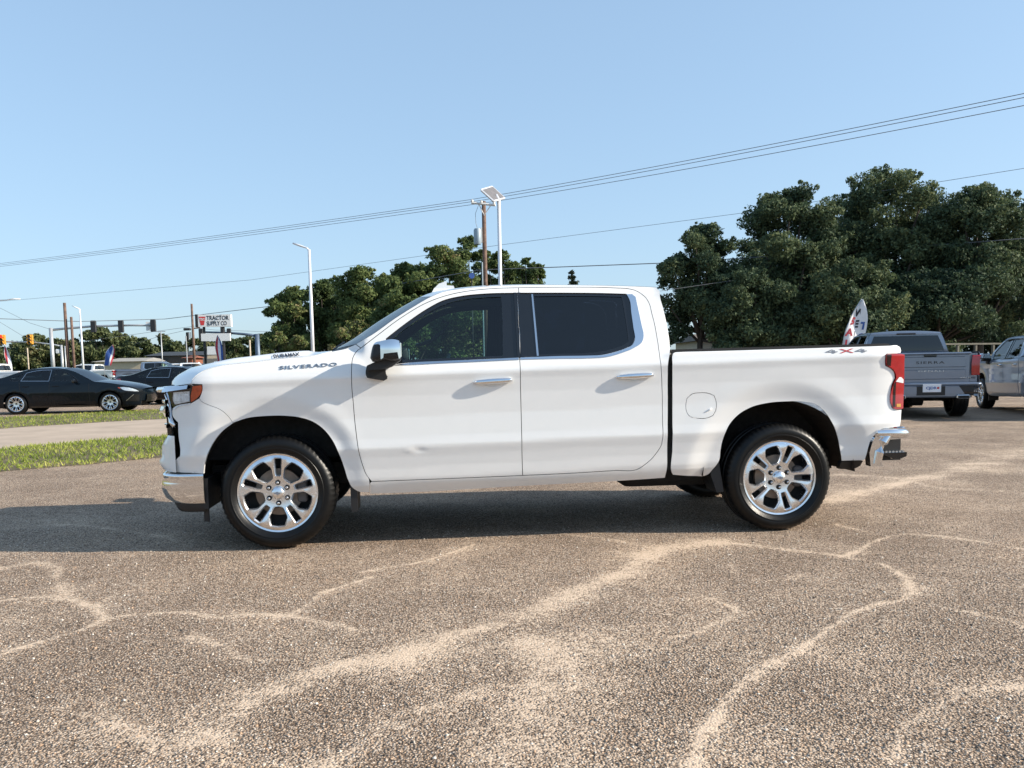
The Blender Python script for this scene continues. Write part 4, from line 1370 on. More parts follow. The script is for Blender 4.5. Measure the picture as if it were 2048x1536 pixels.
tag(quads_np('parking_lot', np.concatenate([P2, h[:, None]], 1), Q, ground_material(), tint=dust, smooth=True), kind='structure',
    label='worn gravel chip-seal parking lot with ridges of washed sand')

# loose chippings standing proud of the seal in the foreground
NS = 42000
sx = rng.uniform(-2.6, 5.2, NS * 2)
sy = -3.7 + 5.0 * rng.power(.8, NS * 2)
keep = rng.random(NS * 2) < np.clip(1.1 - (sy + 3.7) / 5.5, .15, 1)
sx, sy = sx[keep][:NS], sy[keep][:NS]
n = len(sx)
rs = rng.uniform(.0022, .0058, n) * rng.choice([1, 1, 1, 1.45], n)
base = np.array([(1, 0, 0), (0, 1, 0), (-1, 0, 0), (0, -1, 0), (0, 0, .75), (.55, .55, .45), (-.5, .6, .4), (-.6, -.5, .45), (.55, -.6, .4)])
jit = rng.uniform(.65, 1.3, (n, 9, 1))
th = rng.uniform(0, 6.28, n)
B = base[None] * jit
c_, s_ = np.cos(th)[:, None], np.sin(th)[:, None]
Vx = B[:, :, 0] * c_ - B[:, :, 1] * s_ * .75
Vy = B[:, :, 0] * s_ + B[:, :, 1] * c_ * .75
V = np.stack([sx[:, None] + Vx * rs[:, None], sy[:, None] + Vy * rs[:, None], .001 + B[:, :, 2] * rs[:, None]], -1).reshape(-1, 3)
tri = np.array([(0, 1, 5), (1, 2, 6), (2, 3, 7), (3, 0, 8), (5, 1, 4), (1, 6, 4), (6, 2, 4), (2, 7, 4), (7, 3, 4), (3, 8, 4), (8, 0, 4), (0, 5, 4)])
Qs = (tri[None] + (np.arange(n) * 9)[:, None, None]).reshape(-1, 3)


def tint_material(name, stops, rough=.8, trans=0., var=None, spec=.3):
    m, nt, p = _nodes(name)
    a = nt.nodes.new('ShaderNodeAttribute')
    a.attribute_name = 'tint'
    f = a.outputs['Fac']
    if var:
        nz = _noise(nt, var, 3)
        f = _math(nt, 'ADD', f, _math(nt, 'MULTIPLY', _math(nt, 'SUBTRACT', nz.outputs[0], .5), .5), clamp=True)
    c = _ramp(nt, f, stops)
    nt.links.new(c, p.inputs['Base Color'])
    p.inputs['Roughness'].default_value = rough
    p.inputs['Specular IOR Level'].default_value = spec
    if trans:
        t = nt.nodes.new('ShaderNodeBsdfTranslucent')
        nt.links.new(c, t.inputs[0])
        x = nt.nodes.new('ShaderNodeMixShader')
        x.inputs[0].default_value = trans
        nt.links.new(p.outputs[0], x.inputs[1])
        nt.links.new(t.outputs[0], x.inputs[2])
        nt.links.new(x.outputs[0], nt.nodes['Material Output'].inputs[0])
    return m


stone_m = tint_material('loose_stone', [(0, (.06, .05, .043)), (.22, (.24, .19, .15)), (.55, (.42, .33, .25)), (.72, (.46, .30, .19)), (.9, (.56, .48, .40)), (1, (.75, .68, .58))])
tag(quads_np('gravel', V, Qs, stone_m, tint=np.repeat(rng.random(n), 9)), kind='stuff', label='loose stone chippings scattered over the near lot')

# paved lane between the verges, and the two grass verges
DV = np.array([math.cos(rad(40)), math.sin(rad(40))])
NV = np.array([-DV[1], DV[0]])


def verge(A, w, t0, t1, seed):
    """Strip from A along DV, w wide; returns base grid with wandering edges."""
    r = np.random.default_rng(seed)
    ts = np.linspace(t0, t1, 120)
    ph = r.uniform(0, 6.28, 6)
    e0 = .10 * np.sin(ts * 1.3 + ph[0]) + .07 * np.sin(ts * 3.1 + ph[1]) + .05 * np.sin(ts * 6.7 + ph[2])
    e1 = w + .10 * np.sin(ts * 1.1 + ph[3]) + .07 * np.sin(ts * 2.7 + ph[4]) + .05 * np.sin(ts * 7.3 + ph[5])
    return ts, e0, e1


soil_m = mat('verge_soil', (.13, .10, .055), .95, var=.35, scale=3, bump=.5, bscale=30)
grass_m = tint_material('grass_blades', [(0, (.11, .16, .026)), (.45, (.25, .31, .05)), (.75, (.41, .42, .09)), (1, (.52, .45, .17))], .65, .3)
for A, w, t0, t1, seed, nb, lab in (((-4.57, 5.60), 4.0, -14, 46, 3, 90000, 'mown green grass strip nearest the white pickup'),
                                   ((-9.06, 15.0), 5.2, -26, 46, 5, 60000, 'yellowish grass strip in front of the dark sedan')):
    A = np.array(A)
    ts, e0, e1 = verge(A, w, t0, t1, seed)
    mb = MB()
    rows = []
    for t, a, b in zip(ts, e0, e1):
        rows.append([tuple(np.append(A + DV * t + NV * (a + (b - a) * k / 6), .004 + .035 * math.sin(math.pi * k / 6) ** .5)) for k in range(7)])
    mb.grid(rows)
    tag(mb.build('verge_ground', soil_m, None, True), kind='structure', label='bare soil under the ' + lab.split(' in ')[0].split(' nearest')[0])
    r = np.random.default_rng(seed + 50)
    t = t0 + (t1 - t0) * r.random(nb)
    near = np.clip(1.25 - np.abs(t - 3) / 30, .25, 1)
    t = t[r.random(nb) < near]
    k = len(t)
    f = r.random(k)
    a, b = np.interp(t, ts, e0), np.interp(t, ts, e1)
    xy = A + DV * t[:, None] + NV * (a + (b - a) * (f * 1.05 - .025))[:, None]
    hgt = r.uniform(.025, .07, k) * (.7 + .6 * r.random(k))
    wd = r.uniform(.006, .014, k)
    an = r.uniform(0, 6.28, k)
    lean = r.normal(0, .035, (k, 2))
    dx, dy = np.cos(an) * wd, np.sin(an) * wd
    z0 = .004 + .03 * np.sin(np.pi * np.clip(f, .01, .99)) ** .5
    V = np.stack([np.stack([xy[:, 0] - dx, xy[:, 1] - dy, z0], 1), np.stack([xy[:, 0] + dx, xy[:, 1] + dy, z0], 1),
                  np.stack([xy[:, 0] + lean[:, 0], xy[:, 1] + lean[:, 1], z0 + hgt], 1)], 1).reshape(-1, 3)
    patch = .5 + .25 * np.sin(xy[:, 0] * 1.9 + np.sin(xy[:, 1] * 1.3) * 2) + .2 * np.sin(xy[:, 1] * 3.7 + xy[:, 0] * 2.1)
    edge = np.exp(-np.minimum(f, 1 - f) / .06)
    tint = np.clip(.50 * patch + r.normal(.15, .16, k) + .30 * edge, 0, 1)
    tag(quads_np('grass', V, np.arange(3 * k).reshape(-1, 3), grass_m, tint=np.repeat(tint, 3)), kind='stuff', label=lab)
lane_m = mat('lane_gravel', (.42, .33, .25), .9, var=.14, scale=1.2, bump=.4, bscale=50)
A0, A1 = np.array((-4.57, 5.60)) + NV * 3.8, np.array((-9.06, 15.0)) + NV * .3
mb = MB()
w_ = (A1 - A0) @ NV
mb.grid([[tuple(np.append(A0 + DV * t + NV * w_ * k / 3, .004 if 0 < k < 3 else .003)) for k in range(4)] for t in np.linspace(-30, 46, 30)])
tag(mb.build('lane', lane_m, None, True), kind='structure', label='pale dusty lane between the two grass strips')
far_m = mat('far_grass', (.085, .095, .035), .95, var=.4, scale=.4, bump=.3)
mb = MB()
mb.grid([[(x, y, .012) for x in np.linspace(-400, 500, 12)] for y in (46, 90, 200, 500, 1400)])
tag(mb.build('far_ground', far_m, None), kind='structure', label='rough grass ground below the far trees')
road_m = mat('asphalt_road', (.075, .075, .078), .85, var=.15, scale=.6, bump=.2)
mb = MB()
mb.grid([[(x, y - .04 * x, .020) for x in np.linspace(-200, 60, 10)] for y in (40, 58)])
tag(mb.build('road', road_m, None), kind='structure', label='asphalt highway behind the parked cars')

# ------------------------------------------------------------------ other pickups (copies of the first with their own paint)
HEAD = rad(-16)          # parked nose away from the camera, turned a little to the right


def place_pickup(label, paint, rear, ang, group, skip=(), swap=None):
    """rear = ground point under the middle of the tailgate; ang = heading (nose direction) from +x."""
    sw = {'white_paint': M[paint]} if paint != 'white' else {}
    sw.update(swap or {})
    r = copy_tree(hero, None, ('model_lettering', 'engine_lettering', 'drive_decal') + tuple(skip), sw)
    for k in ('label', 'category', 'group', 'kind'):
        if k in r:
            del r[k]
    tag(r, label, 'pickup truck', group)
    rz = ang - math.pi                        # the model's nose points along -x
    d = np.array([math.cos(ang), math.sin(ang)])
    r.location = (rear[0] + d[0] * 2.83, rear[1] + d[1] * 2.83, .02 if rear[1] > 40 else 0)
    r.rotation_euler = (0, 0, rz)
    return r


ang = rad(90 - 15)
gp = place_pickup('grey crew cab pickup seen from behind with its tailgate towards us', 'greypaint', (11.55, 10.85), ang, 'pickups parked by the fence on the right')
# its own rear: lettering, exhaust tips, dealer plate
ORG = np.array([1.87, 1.03, 0.])


def rear_text(s, y, z, hgt, width, m, name):
    V, F = text_mesh(s, 1.0, bold=.0, space=1.15, depth=.004)
    w = V[:, 0].max() - V[:, 0].min()
    u = (V[:, 0] - V[:, 0].min()) / w * width
    mk(name, np.stack([4.7125 + V[:, 2], y + u - width / 2, z + V[:, 1] * hgt], 1), F, m, gp, smooth=False)


rear_text('SIERRA', 1.03, 1.165, .075, .56, M['badgeblack'], 'tailgate_lettering')
rear_text('DENALI', 1.05, 1.00, .04, .50, M['satin'], 'tailgate_lettering')
rear_text('4WD', 1.72, .86, .03, .22, M['satin'], 'tailgate_lettering')
for y in (.40, 1.66):
    mb = MB()
    mb.box((4.80, y, .475), (.10, .27, .085), bev=.02)
    e = mb.build('exhaust_tip', M['satin'], gp)
    MB().box((4.852, y, .475), (.008, .22, .05)).build('exhaust_opening', M['dark'], e)
pl = MB().box((4.795, 1.05, .655), (.012, .36, .165), bev=.004).build('dealer_plate', M['plate'], gp)
V, F = text_mesh('CJDR', 1.0, bold=.02, depth=.002)
mk('plate_lettering', np.stack([4.803 + V[:, 2], .93 + V[:, 0] * .09, .635 + V[:, 1] * .075], 1), F, M['flagblue'], pl, smooth=False)
mk('plate_emblem', [(4.8032, 1.17 + .025 * math.cos(a), .66 + .025 * math.sin(a)) for a in np.linspace(0, 6.28, 13)[:-1]], [tuple(range(12))], M['badgered'], pl, smooth=False)
for s in (-1, 1):
    MB().prism([(.28, .53), (.66, .53), (.56, .68), (.28, .68)], lambda u, v, d: (d, 1.03 + s * u, v), 4.78, 4.80).build('bumper_plate', M['greypaint'], gp)
MB().box((4.787, 1.03, .60), (.02, .56, .19)).build('plate_recess', M['black'], gp)
for ch in gp.children:
    if ch.name.split('.')[0] in ('rear_bumper', 'bumper_corner'):
        for sl in ch.material_slots:
            sl.link = 'OBJECT'
            sl.material = M['greypaint']
ORG = np.zeros(3)
sv = place_pickup('silver crew cab pickup at the right edge with its driver side showing', 'silverpaint', (14.25, 9.35), ang - rad(3), 'pickups parked by the fence on the right')
sv.scale = (.92, .92, .92)
FAR = [  # label, paint, px of tailgate, depth, heading
    ('white pickup with dark windows at the left edge, farthest left of the far row', 'white', 58, 58, 172),
    ('small white pickup just right of the street lamp in the far row', 'white', 152, 92, 25),
    ('white double cab pickup under the blue feather flag', 'white', 238, 76, 171),
    ('grey pickup with a pale roof between white pickup and black sedan', 'greypaint', 234, 64, 8),
    ('white pickup half hidden behind the black sedan roof', 'white', 318, 78, 14),
    ('white pickup just behind the black sedan trunk, between grey pickup and pale roof', 'white', 292, 84, 14),
    ('dark grey pickup peeping over the white hood left of the store sign posts', 'darkgreypaint', 350, 90, 16),
    ('white pickup behind the dark sedan roof below the tall bare utility pole', 'white', 112, 82, 10),
    ('silver pickup behind the white hood below the store sign', 'silverpaint', 378, 66, 14),
]
for lab, paint, px, d, a in FAR:
    p = at(px, 735, d)
    place_pickup(lab, paint, (p[0], p[1]), rad(a), 'pickups in the far row across the road', skip=('steering_wheel', 'grab_handle', 'underbody', 'engine_bay'))

# ------------------------------------------------------------------ sedans
SED_T = [(0, .20), (.18, .16), (.25, .09), (.35, .055), (.50, .035), (.62, .018), (.68, .014), (.76, .022), (.86, .035), (.93, .05), (.97, .085), (1.05, .14), (1.2, .235), (1.35, .33), (1.42, .40), (1.45, .50), (2.6, .7)]


def sed_plan(x, z):
    a = np.maximum(0, .55 - x)
    b = np.maximum(0, x - 4.35)
    return .75 * a ** 2.0 + .6 * a ** 3 + .65 * b ** 2 + .4 * b ** 3


SED = Side(1.84, [(-9, SED_T)], sed_plan, [(.95, .335, .36, .44, .55, .012, .010, 9), (3.775, .335, .36, .44, .55, .012, .010, 9)])


def build_sedan(label, paint, group):
    """Four-door saloon, nose towards -x, x = 0 at the nose."""
    global ORG
    ORG = np.array([2.44, .92, 0.])
    root = empty('sedan', ORG.tolist())
    tag(root, label, 'car', group)
    rt = (root, root)
    P = M[paint]
    top = [(.02, .50), (.0, .62), (.03, .72), (.25, .80), (.7, .90), (1.25, .975), (1.42, .99), (1.75, 1.16), (2.1, 1.325), (2.4, 1.405), (2.75, 1.44), (3.1, 1.435), (3.5, 1.385), (3.85, 1.28), (4.2, 1.155),
           (4.45, 1.115), (4.75, 1.10), (4.86, 1.06), (4.87, .90), (4.86, .70)]

    def arch(cx, r=.375):
        t = np.linspace(rad(158), rad(22), 15)
        return [(cx - r * math.cos(a), .335 + r * 1.0 * math.sin(a)) for a in t[::-1]]
    af = [(.95 + .375 * math.cos(a), .335 + .375 * math.sin(a)) for a in np.linspace(rad(205), rad(-25), 17)]
    ar = [(3.775 + .375 * math.cos(a), .335 + .375 * math.sin(a)) for a in np.linspace(rad(205), rad(-25), 17)]
    low = [(.10, .24), (.45, .19)] + af + [(1.35, .20), (3.40, .20)] + ar + [(4.3, .22), (4.8, .34), (4.86, .55)]
    outline = low + top[::-1] + [(.06, .36)]
    w1 = [(1.86, 1.02), (2.02, 1.13), (2.25, 1.27), (2.42, 1.345), (2.55, 1.37), (2.66, 1.375), (2.70, 1.03)]
    w2 = [(2.78, 1.03), (2.76, 1.375), (3.0, 1.372), (3.3, 1.34), (3.50, 1.29), (3.62, 1.045)]
    w3 = [(3.67, 1.048), (3.57, 1.275), (3.72, 1.225), (3.90, 1.15), (3.97, 1.09), (3.90, 1.055)]
    b = panel(SED, 'body', P, outline, [w1, w2, w3], parent=rt, step=.07, gap=0, corner=30)
    for w in (w1, w2, w3):
        panel(SED, 'window', M['winfront'], w, (), .008, b, gap=-.004, step=.08, depth=.004)
        L = smooth_loop(w, .05)
        panel(SED, 'window_trim', M['satin'] if w is w2 else M['gloss'], ribbon_loop(w, .012)[0], [ribbon_loop(w, .012)[1]], -.003, b, gap=0, step=.3, depth=.01, raw_outline=True)
    for x0, z0 in ((2.74, .98), (1.55, .93)):
        panel(SED, 'door_seam', M['dark'], [(x0, .30), (x0 + .008, .30), (x0 + .008, z0), (x0, z0)], (), -.0012, b, gap=0, step=.08, depth=.002)
    panel(SED, 'door_seam', M['dark'], [(3.60, .72), (3.608, .72), (3.66, 1.0), (3.652, 1.0)], (), -.0012, b, gap=0, step=.08, depth=.002)
    panel(SED, 'sill', M['gloss'], [(1.40, .20), (3.35, .20), (3.35, .26), (1.40, .26)], (), -.004, b, gap=0, step=.08)

    def strip(name, m, pts, inset=0., bow=0., crown=.03):
        G = []
        T = smooth_loop(np.array(pts), .10, 70, closed=False)
        for x, z in T:
            y0 = float(SED.ys(x, z)) + inset
            G.append([(x + bow * (1 - (2 * v - 1) ** 2), y0 + (1.84 - 2 * y0) * v, z + crown * (1 - abs(2 * v - 1) ** 2.2)) for v in np.linspace(0, 1, 15)])
        return MB().grid(G).build(name, m, root, True)
    strip('hood', P, top[2:7], bow=-.10, crown=.05)
    strip('windscreen', M['windscreen'], top[6:10], bow=-.14)
    strip('roof', P, top[9:13], bow=0)
    strip('rear_window', M['winprivacy'], top[12:16], bow=.12)
    strip('boot_lid', P, top[15:18], bow=.06)
    strip('rear_bumper', P, top[17:] + [(4.80, .34)], bow=.10, crown=0)
    strip('front_bumper', P, [(.06, .36), (.02, .50), (.0, .62), (.03, .72)], bow=-.17, crown=0)
    G = []
    for x, z in ((.05, .32), (.0, .40), (-.01, .56)):
        y0 = .42
        G.append([(x - .165 * (1 - (2 * v - 1) ** 2 * .6), y0 + (1.84 - 2 * y0) * v, z) for v in np.linspace(0, 1, 9)])
    MB().grid(G).build('grille', M['gloss'], root, True)
    panel(SED, 'headlight', M['skylens'], [(.10, .655), (.16, .70), (.48, .80), (.62, .80), (.55, .735), (.28, .67)], (), -.006, rt, gap=0, step=.05)
    panel(SED, 'side_marker', M['amber'], [(.60, .745), (.68, .785), (.66, .80), (.60, .79)], (), -.006, rt, gap=0, step=.05)
    panel(SED, 'corner_grille', M['gloss'], [(.12, .34), (.42, .36), (.20, .56), (.10, .55)], (), -.004, rt, gap=0, step=.05)
    panel(SED, 'corner_trim', M['satin'], [(.22, .565), (.245, .565), (.46, .37), (.435, .365)], (), -.008, rt, gap=0, step=.05)
    panel(SED, 'tail_lamp', M['red'], [(4.55, .90), (4.80, .88), (4.84, 1.0), (4.62, 1.02)], (), -.006, rt, gap=0, step=.05)
    both(lambda q: q.box((1.95, -.06, 1.02), (.13, .20, .13), bev=.04).box((1.93, .06, .99), (.06, .12, .04)), 'side_mirror', M['gloss'], rt, 1.84)
    for x in (2.55, 3.45):
        both(lambda q: q.tube([(x - .10, float(SED.ys(x, .87)) - .015, .87), (x + .10, float(SED.ys(x, .875)) - .015, .875)], .014, 6), 'door_handle', P, b, 1.84)
    for cx in (.95, 3.775):
        for far in (False, True):
            wheel('wheel', root, (cx - ORG[0], (.05 if not far else 1.79) - ORG[1], .335), .335, .232, .215, 8, detail=False, flip=far)
        pts = [(cx + .40 * math.cos(t), .335 + .40 * math.sin(t)) for t in np.linspace(rad(-25), rad(205), 20)]
        MB().prism(pts, lambda u, v, d: (u, d, v), .30, 1.54).build('wheel_arch_liner', M['dark'], root)
    MB().box((2.4, .92, .26), (4.2, 1.4, .12)).build('underbody', M['dark'], root)
    it = MB()
    it.box((2.9, .92, .60), (2.0, 1.5, .3))
    it.build('cabin_floor', M['seat'], root)
    for y in (.52, 1.32):
        MB().box((2.75, y, .95), (.16, .48, .55), bev=.05).box((2.79, y, 1.26), (.10, .24, .17), bev=.04).box((2.5, y, .75), (.5, .48, .16), bev=.05).build('seat', M['seat'], root)
    MB().box((3.65, .92, .97), (.2, 1.3, .45), bev=.05).build('seat', M['seat'], root)
    MB().box((1.85, .92, .92), (.5, 1.4, .18), bev=.06).build('dashboard', M['seat'], root)
    ORG = np.zeros(3)
    return root


def ribbon_loop(P, w):
    L = smooth_loop(np.array(P), .06, 38)
    if area2(L) < 0:
        L = L[::-1]
    return offset_loop(L, -w / 2), offset_loop(L, w / 2)


SEDG = 'dark sedans on the far side of the grass'
sed = build_sedan('dark blue sedan with silver wheels parked beyond the grass at left', 'navypaint', SEDG)
sed.rotation_euler = (0, 0, math.pi)
a_, b_ = np.array((-11.784, 21.605)), np.array((-8.961, 21.76))
mid = (a_ + b_) / 2
sed.location = (mid[0] - .08, mid[1] + .92, 0)
s2 = copy_tree(sed, None, (), {'dark_blue_paint': M['blackpaint']})
tag(s2, 'black sedan half hidden behind the dark blue sedan and the white hood', 'car', SEDG)
p = at(370, 740, 33.0)
s2.location = (p[0], p[1], 0)
s2.rotation_euler = (0, 0, math.pi - rad(4))
# ------------------------------------------------------------------ trees
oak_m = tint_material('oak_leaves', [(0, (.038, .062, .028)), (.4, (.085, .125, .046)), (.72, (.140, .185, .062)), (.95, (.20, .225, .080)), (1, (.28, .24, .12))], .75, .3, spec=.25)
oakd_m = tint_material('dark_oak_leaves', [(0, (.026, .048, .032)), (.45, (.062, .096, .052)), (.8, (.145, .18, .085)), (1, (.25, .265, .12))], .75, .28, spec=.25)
far_m2 = tint_material('far_leaves', [(0, (.055, .075, .034)), (.5, (.10, .128, .052)), (.85, (.165, .17, .072)), (1, (.24, .19, .10))], .6, .28)
pine_m = tint_material('conifer_needles', [(0, (.012, .022, .012)), (1, (.035, .05, .022))], .6, .1)


def leaf_cloud(cl, n, size, r, tint0=.45, flat=.8):
    """Leaf sprays scattered through ellipsoidal clumps cl = [(centre, radius)]."""
    w = np.array([c[1] ** 2 for c in cl])
    cnt = np.maximum(12, (n * w / w.sum()).astype(int))
    Vs, T = [], []
    for (c, R), k in zip(cl, cnt):
        d = r.normal(size=(k, 3))
        d /= np.linalg.norm(d, axis=1, keepdims=True)
        rr = R * (.25 + .80 * r.random(k) ** .6) * (1 + .22 * np.sin(d[:, 0] * 5 + c[0]) * np.sin(d[:, 2] * 6 + c[2]))
        p = np.asarray(c) + d * rr[:, None] * np.array([1, 1, flat])
        nn = d * .7 + r.normal(size=(k, 3)) * .75
        nn /= np.linalg.norm(nn, axis=1, keepdims=True)
        u = np.cross(nn, r.normal(size=(k, 3)))
        u /= np.linalg.norm(u, axis=1, keepdims=True) + 1e-9
        v = np.cross(nn, u)
        s = size * r.uniform(.55, 1.35, (k, 1))
        q = np.stack([p - u * s, p - v * s * .5 + nn * s * .15, p + u * s, p + v * s * .5 + nn * s * .15], 1)
        Vs.append(q.reshape(-1, 3))
        t = tint0 + r.normal(0, .12) + r.normal(0, .13, k)
        T.append(np.repeat(np.clip(t, 0, 1), 4))
    V = np.concatenate(Vs)
    return V, np.arange(len(V)).reshape(-1, 4), np.concatenate(T)


def tree(name, base, height, spread, crown_lo, n, size, m, seed, label, group, tint0=.45, nclump=26, trunk_r=.22, cat='tree', lean=0., sq=1.):
    r = np.random.default_rng(seed)
    root = empty(name, (base[0], base[1], 0))
    tag(root, label, cat, group)
    cl = []
    ch = height - crown_lo
    for k in range(5):                                  # the crown's leading tufts
        R = spread * r.uniform(.16, .30)
        q = r.uniform(-.62, .62) if k else r.uniform(-.2, .2)
        cl.append((np.array([q * spread + lean, r.uniform(-.3, .3) * spread, height - R * .8 - ch * .42 * q * q * (1 + r.random())]), R))
    tries = 0
    while len(cl) < nclump and tries < 4000:
        tries += 1
        a, q = r.uniform(0, 6.283), math.sqrt(r.random()) * .86
        top_ = crown_lo + ch * (.30 + .70 * math.sqrt(max(0, 1 - (q / .98) ** 2.6)))
        bot_ = crown_lo + ch * .10
        R = spread * r.uniform(.17, .34) * sq
        z = bot_ + (top_ - bot_) * r.random() ** .55 - R * .5
        c = np.array([q * spread * math.cos(a), q * spread * math.sin(a) * .9, max(z, crown_lo + R * .5)])
        c[0] += lean * (c[2] - crown_lo) / ch
        if all(np.linalg.norm(c - o[0]) > .42 * (R + o[1]) for o in cl):
            cl.append((c, R))
    cl.append((np.array([0, 0, crown_lo + ch * .45]), min(spread, ch * .5) * .62))
    # stray sprigs break the outline
    for c, R in list(cl)[:nclump]:
        for _ in range(4):
            d = r.normal(size=3)
            d /= np.linalg.norm(d)
            d[2] = abs(d[2]) * .8
            cl.append((c + d * R * r.uniform(.85, 1.3), R * r.uniform(.13, .32)))
    V, Q, T = leaf_cloud(cl, n, size, r, tint0)
    quads_np('crown', V, Q, m, root, T)
    tb = MB()
    top = np.array([lean * .3, 0, crown_lo + ch * .35])
    tb.tube([(0, 0, -.1), (.02, 0, .3), (r.normal(0, .1), r.normal(0, .1), crown_lo * .7), top], [trunk_r * 1.35, trunk_r, trunk_r * .85, trunk_r * .5], 9)
    for c, R in cl[:nclump:2]:
        s0 = np.array([0, 0, crown_lo * r.uniform(.6, 1.0)]) + (top * .3 if crown_lo > 1 else 0)
        s0[2] = min(s0[2], crown_lo + ch * .3)
        midp = (s0 + c) / 2 + r.normal(0, spread * .06, 3)
        tb.tube([s0, midp, c], [trunk_r * .45, trunk_r * .28, trunk_r * .10], 6)
    tb.build('trunk', M['bark'], root, True)
    return root


def px_tree(px, ytop, half, d, **k):
    """Tree whose crown reaches row ytop with a half-width of `half` columns, d metres away."""
    b = at(px, 715, d)
    t = at(px, ytop, d)
    return dict(base=(b[0], b[1]), height=t[2], spread=half * d / CAM_F, **k)


OG = 'oaks standing beyond the fence on the right'
for k, (px, yt, half, d, lo, n, t0, seed, lab, tr) in enumerate((
    (1402, 450, 90, 45, 1.6, 42000, .45, 11, 'smaller dark oak at the left end of the right-hand oaks, trunk in view', .20),
    (1575, 372, 112, 46, 1.2, 60000, .55, 12, 'tall broad oak behind the middle of the truck bed', .34),
    (1775, 336, 125, 47, 1.3, 72000, .60, 13, 'tallest oak with thin open sprays at its top', .36),
    (1955, 372, 124, 45, 1.6, 64000, .50, 14, 'wide oak above the grey pickup', .34),
    (2140, 380, 120, 46, 1.0, 30000, .45, 15, 'oak cut by the right edge of the view', .34),
    (1690, 520, 115, 43, .7, 46000, .58, 16, 'low bushy oak behind the feather flag', .24),
    (1860, 540, 120, 43.5, 1.2, 40000, .36, 17, 'low dark oak with drooping limbs behind the grey pickup', .30),
    (1490, 478, 80, 53, 1.0, 26000, .42, 19, 'oak in the gap between the small oak and the broad oak', .26),
    (1672, 398, 95, 54, 1.0, 34000, .50, 20, 'oak in the gap left of the tallest oak', .28),
    (1872, 392, 95, 54, 1.0, 34000, .46, 51, 'oak in the gap right of the tallest oak', .28),
    (2060, 398, 95, 54, 1.0, 26000, .44, 52, 'oak behind the wide oak at the right edge', .28),
    (1500, 540, 92, 43, .7, 36000, .45, 18, 'low dark oak between the small oak and the broad oak', .22))):
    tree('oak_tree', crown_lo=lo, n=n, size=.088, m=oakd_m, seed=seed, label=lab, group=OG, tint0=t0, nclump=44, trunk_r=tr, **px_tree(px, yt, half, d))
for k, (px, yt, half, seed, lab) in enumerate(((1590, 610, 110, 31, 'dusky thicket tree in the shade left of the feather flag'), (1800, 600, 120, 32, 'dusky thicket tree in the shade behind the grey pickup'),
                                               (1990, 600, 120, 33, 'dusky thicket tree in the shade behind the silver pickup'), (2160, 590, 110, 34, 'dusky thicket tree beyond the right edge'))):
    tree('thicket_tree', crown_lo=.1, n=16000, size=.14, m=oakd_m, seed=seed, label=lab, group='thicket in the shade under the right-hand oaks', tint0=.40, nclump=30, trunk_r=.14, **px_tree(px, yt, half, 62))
CG = 'oaks beyond the road behind the cab'
for k, (px, yt, half, d, lo, n, t0, seed, lab) in enumerate((
    (585, 574, 66, 58, .4, 34000, .58, 21, 'round oak at the left end of the middle oaks'),
    (655, 562, 62, 62, .4, 26000, .34, 26, 'dark oak behind the white street lamp'),
    (735, 535, 84, 58, .4, 42000, .60, 22, 'olive green oak above the windscreen'),
    (815, 528, 66, 61, .4, 26000, .52, 29, 'oak between the windscreen oak and the antenna oak'),
    (885, 496, 80, 60, .4, 38000, .62, 23, 'broad oak above the roof antenna'),
    (945, 474, 58, 66, .6, 26000, .48, 24, 'tallest of the middle oaks behind the transformer pole'),
    (1005, 505, 54, 64, .4, 24000, .52, 30, 'oak behind the white solar lamp pole'),
    (1062, 513, 46, 60, .4, 22000, .45, 25, 'oak at the right end of the middle oaks'),
    (690, 566, 60, 70, .3, 20000, .40, 34, 'oak filling the gap behind the dark oak'),
    (775, 552, 60, 71, .3, 20000, .50, 35, 'oak filling the gap left of the antenna'),
    (850, 530, 60, 72, .3, 20000, .42, 36, 'oak behind the antenna oak at left'),
    (1030, 530, 60, 70, .3, 20000, .46, 37, 'oak filling the gap right of the solar lamp pole'),
    (800, 585, 76, 52, .3, 24000, .54, 27, 'low oak seen through the front door window'),
    (930, 590, 96, 54, .3, 28000, .66, 28, 'low light green oak seen through the front door window at right'))):
    tree('oak_tree', crown_lo=lo, n=n, size=.105, m=oak_m, seed=seed, label=lab, group=CG, tint0=t0, nclump=32, **px_tree(px, yt, half, d))
for px, yt, half, seed, lab in ((597, 672, 26, 41, 'yellowish shrub left of the white street lamp base'), (560, 664, 22, 42, 'reddish shrub at the foot of the round oak'), (690, 655, 30, 43, 'pale bushy shrub right of the white street lamp')):
    tree('shrub', crown_lo=.1, n=3500, size=.11, m=oak_m, seed=seed, label=lab, group='shrubs below the middle oaks', tint0=.88, nclump=12, trunk_r=.06, cat='shrub', **px_tree(px, yt, half, 50))
# conifer tip over the roof
b = at(1146, 715, 82)
root = empty('conifer', (b[0], b[1], 0))
tag(root, 'small dark conifer tip showing above the cab roof', 'tree')
r = np.random.default_rng(5)
Hc = at(1146, 539, 82)[2]
cl = [(np.array([r.normal(0, .12) * (Hc - z), r.normal(0, .12) * (Hc - z), z]), .25 + .16 * (Hc - z)) for z in np.linspace(Hc - .4, 3, 16)]
V, Q_, T = leaf_cloud(cl, 9000, .16, r, .5, .6)
quads_np('crown', V, Q_, pine_m, root, T)
MB().tube([(0, 0, -.1), (0, 0, Hc - .5)], [.18, .03], 7).build('trunk', M['bark'], root, True)
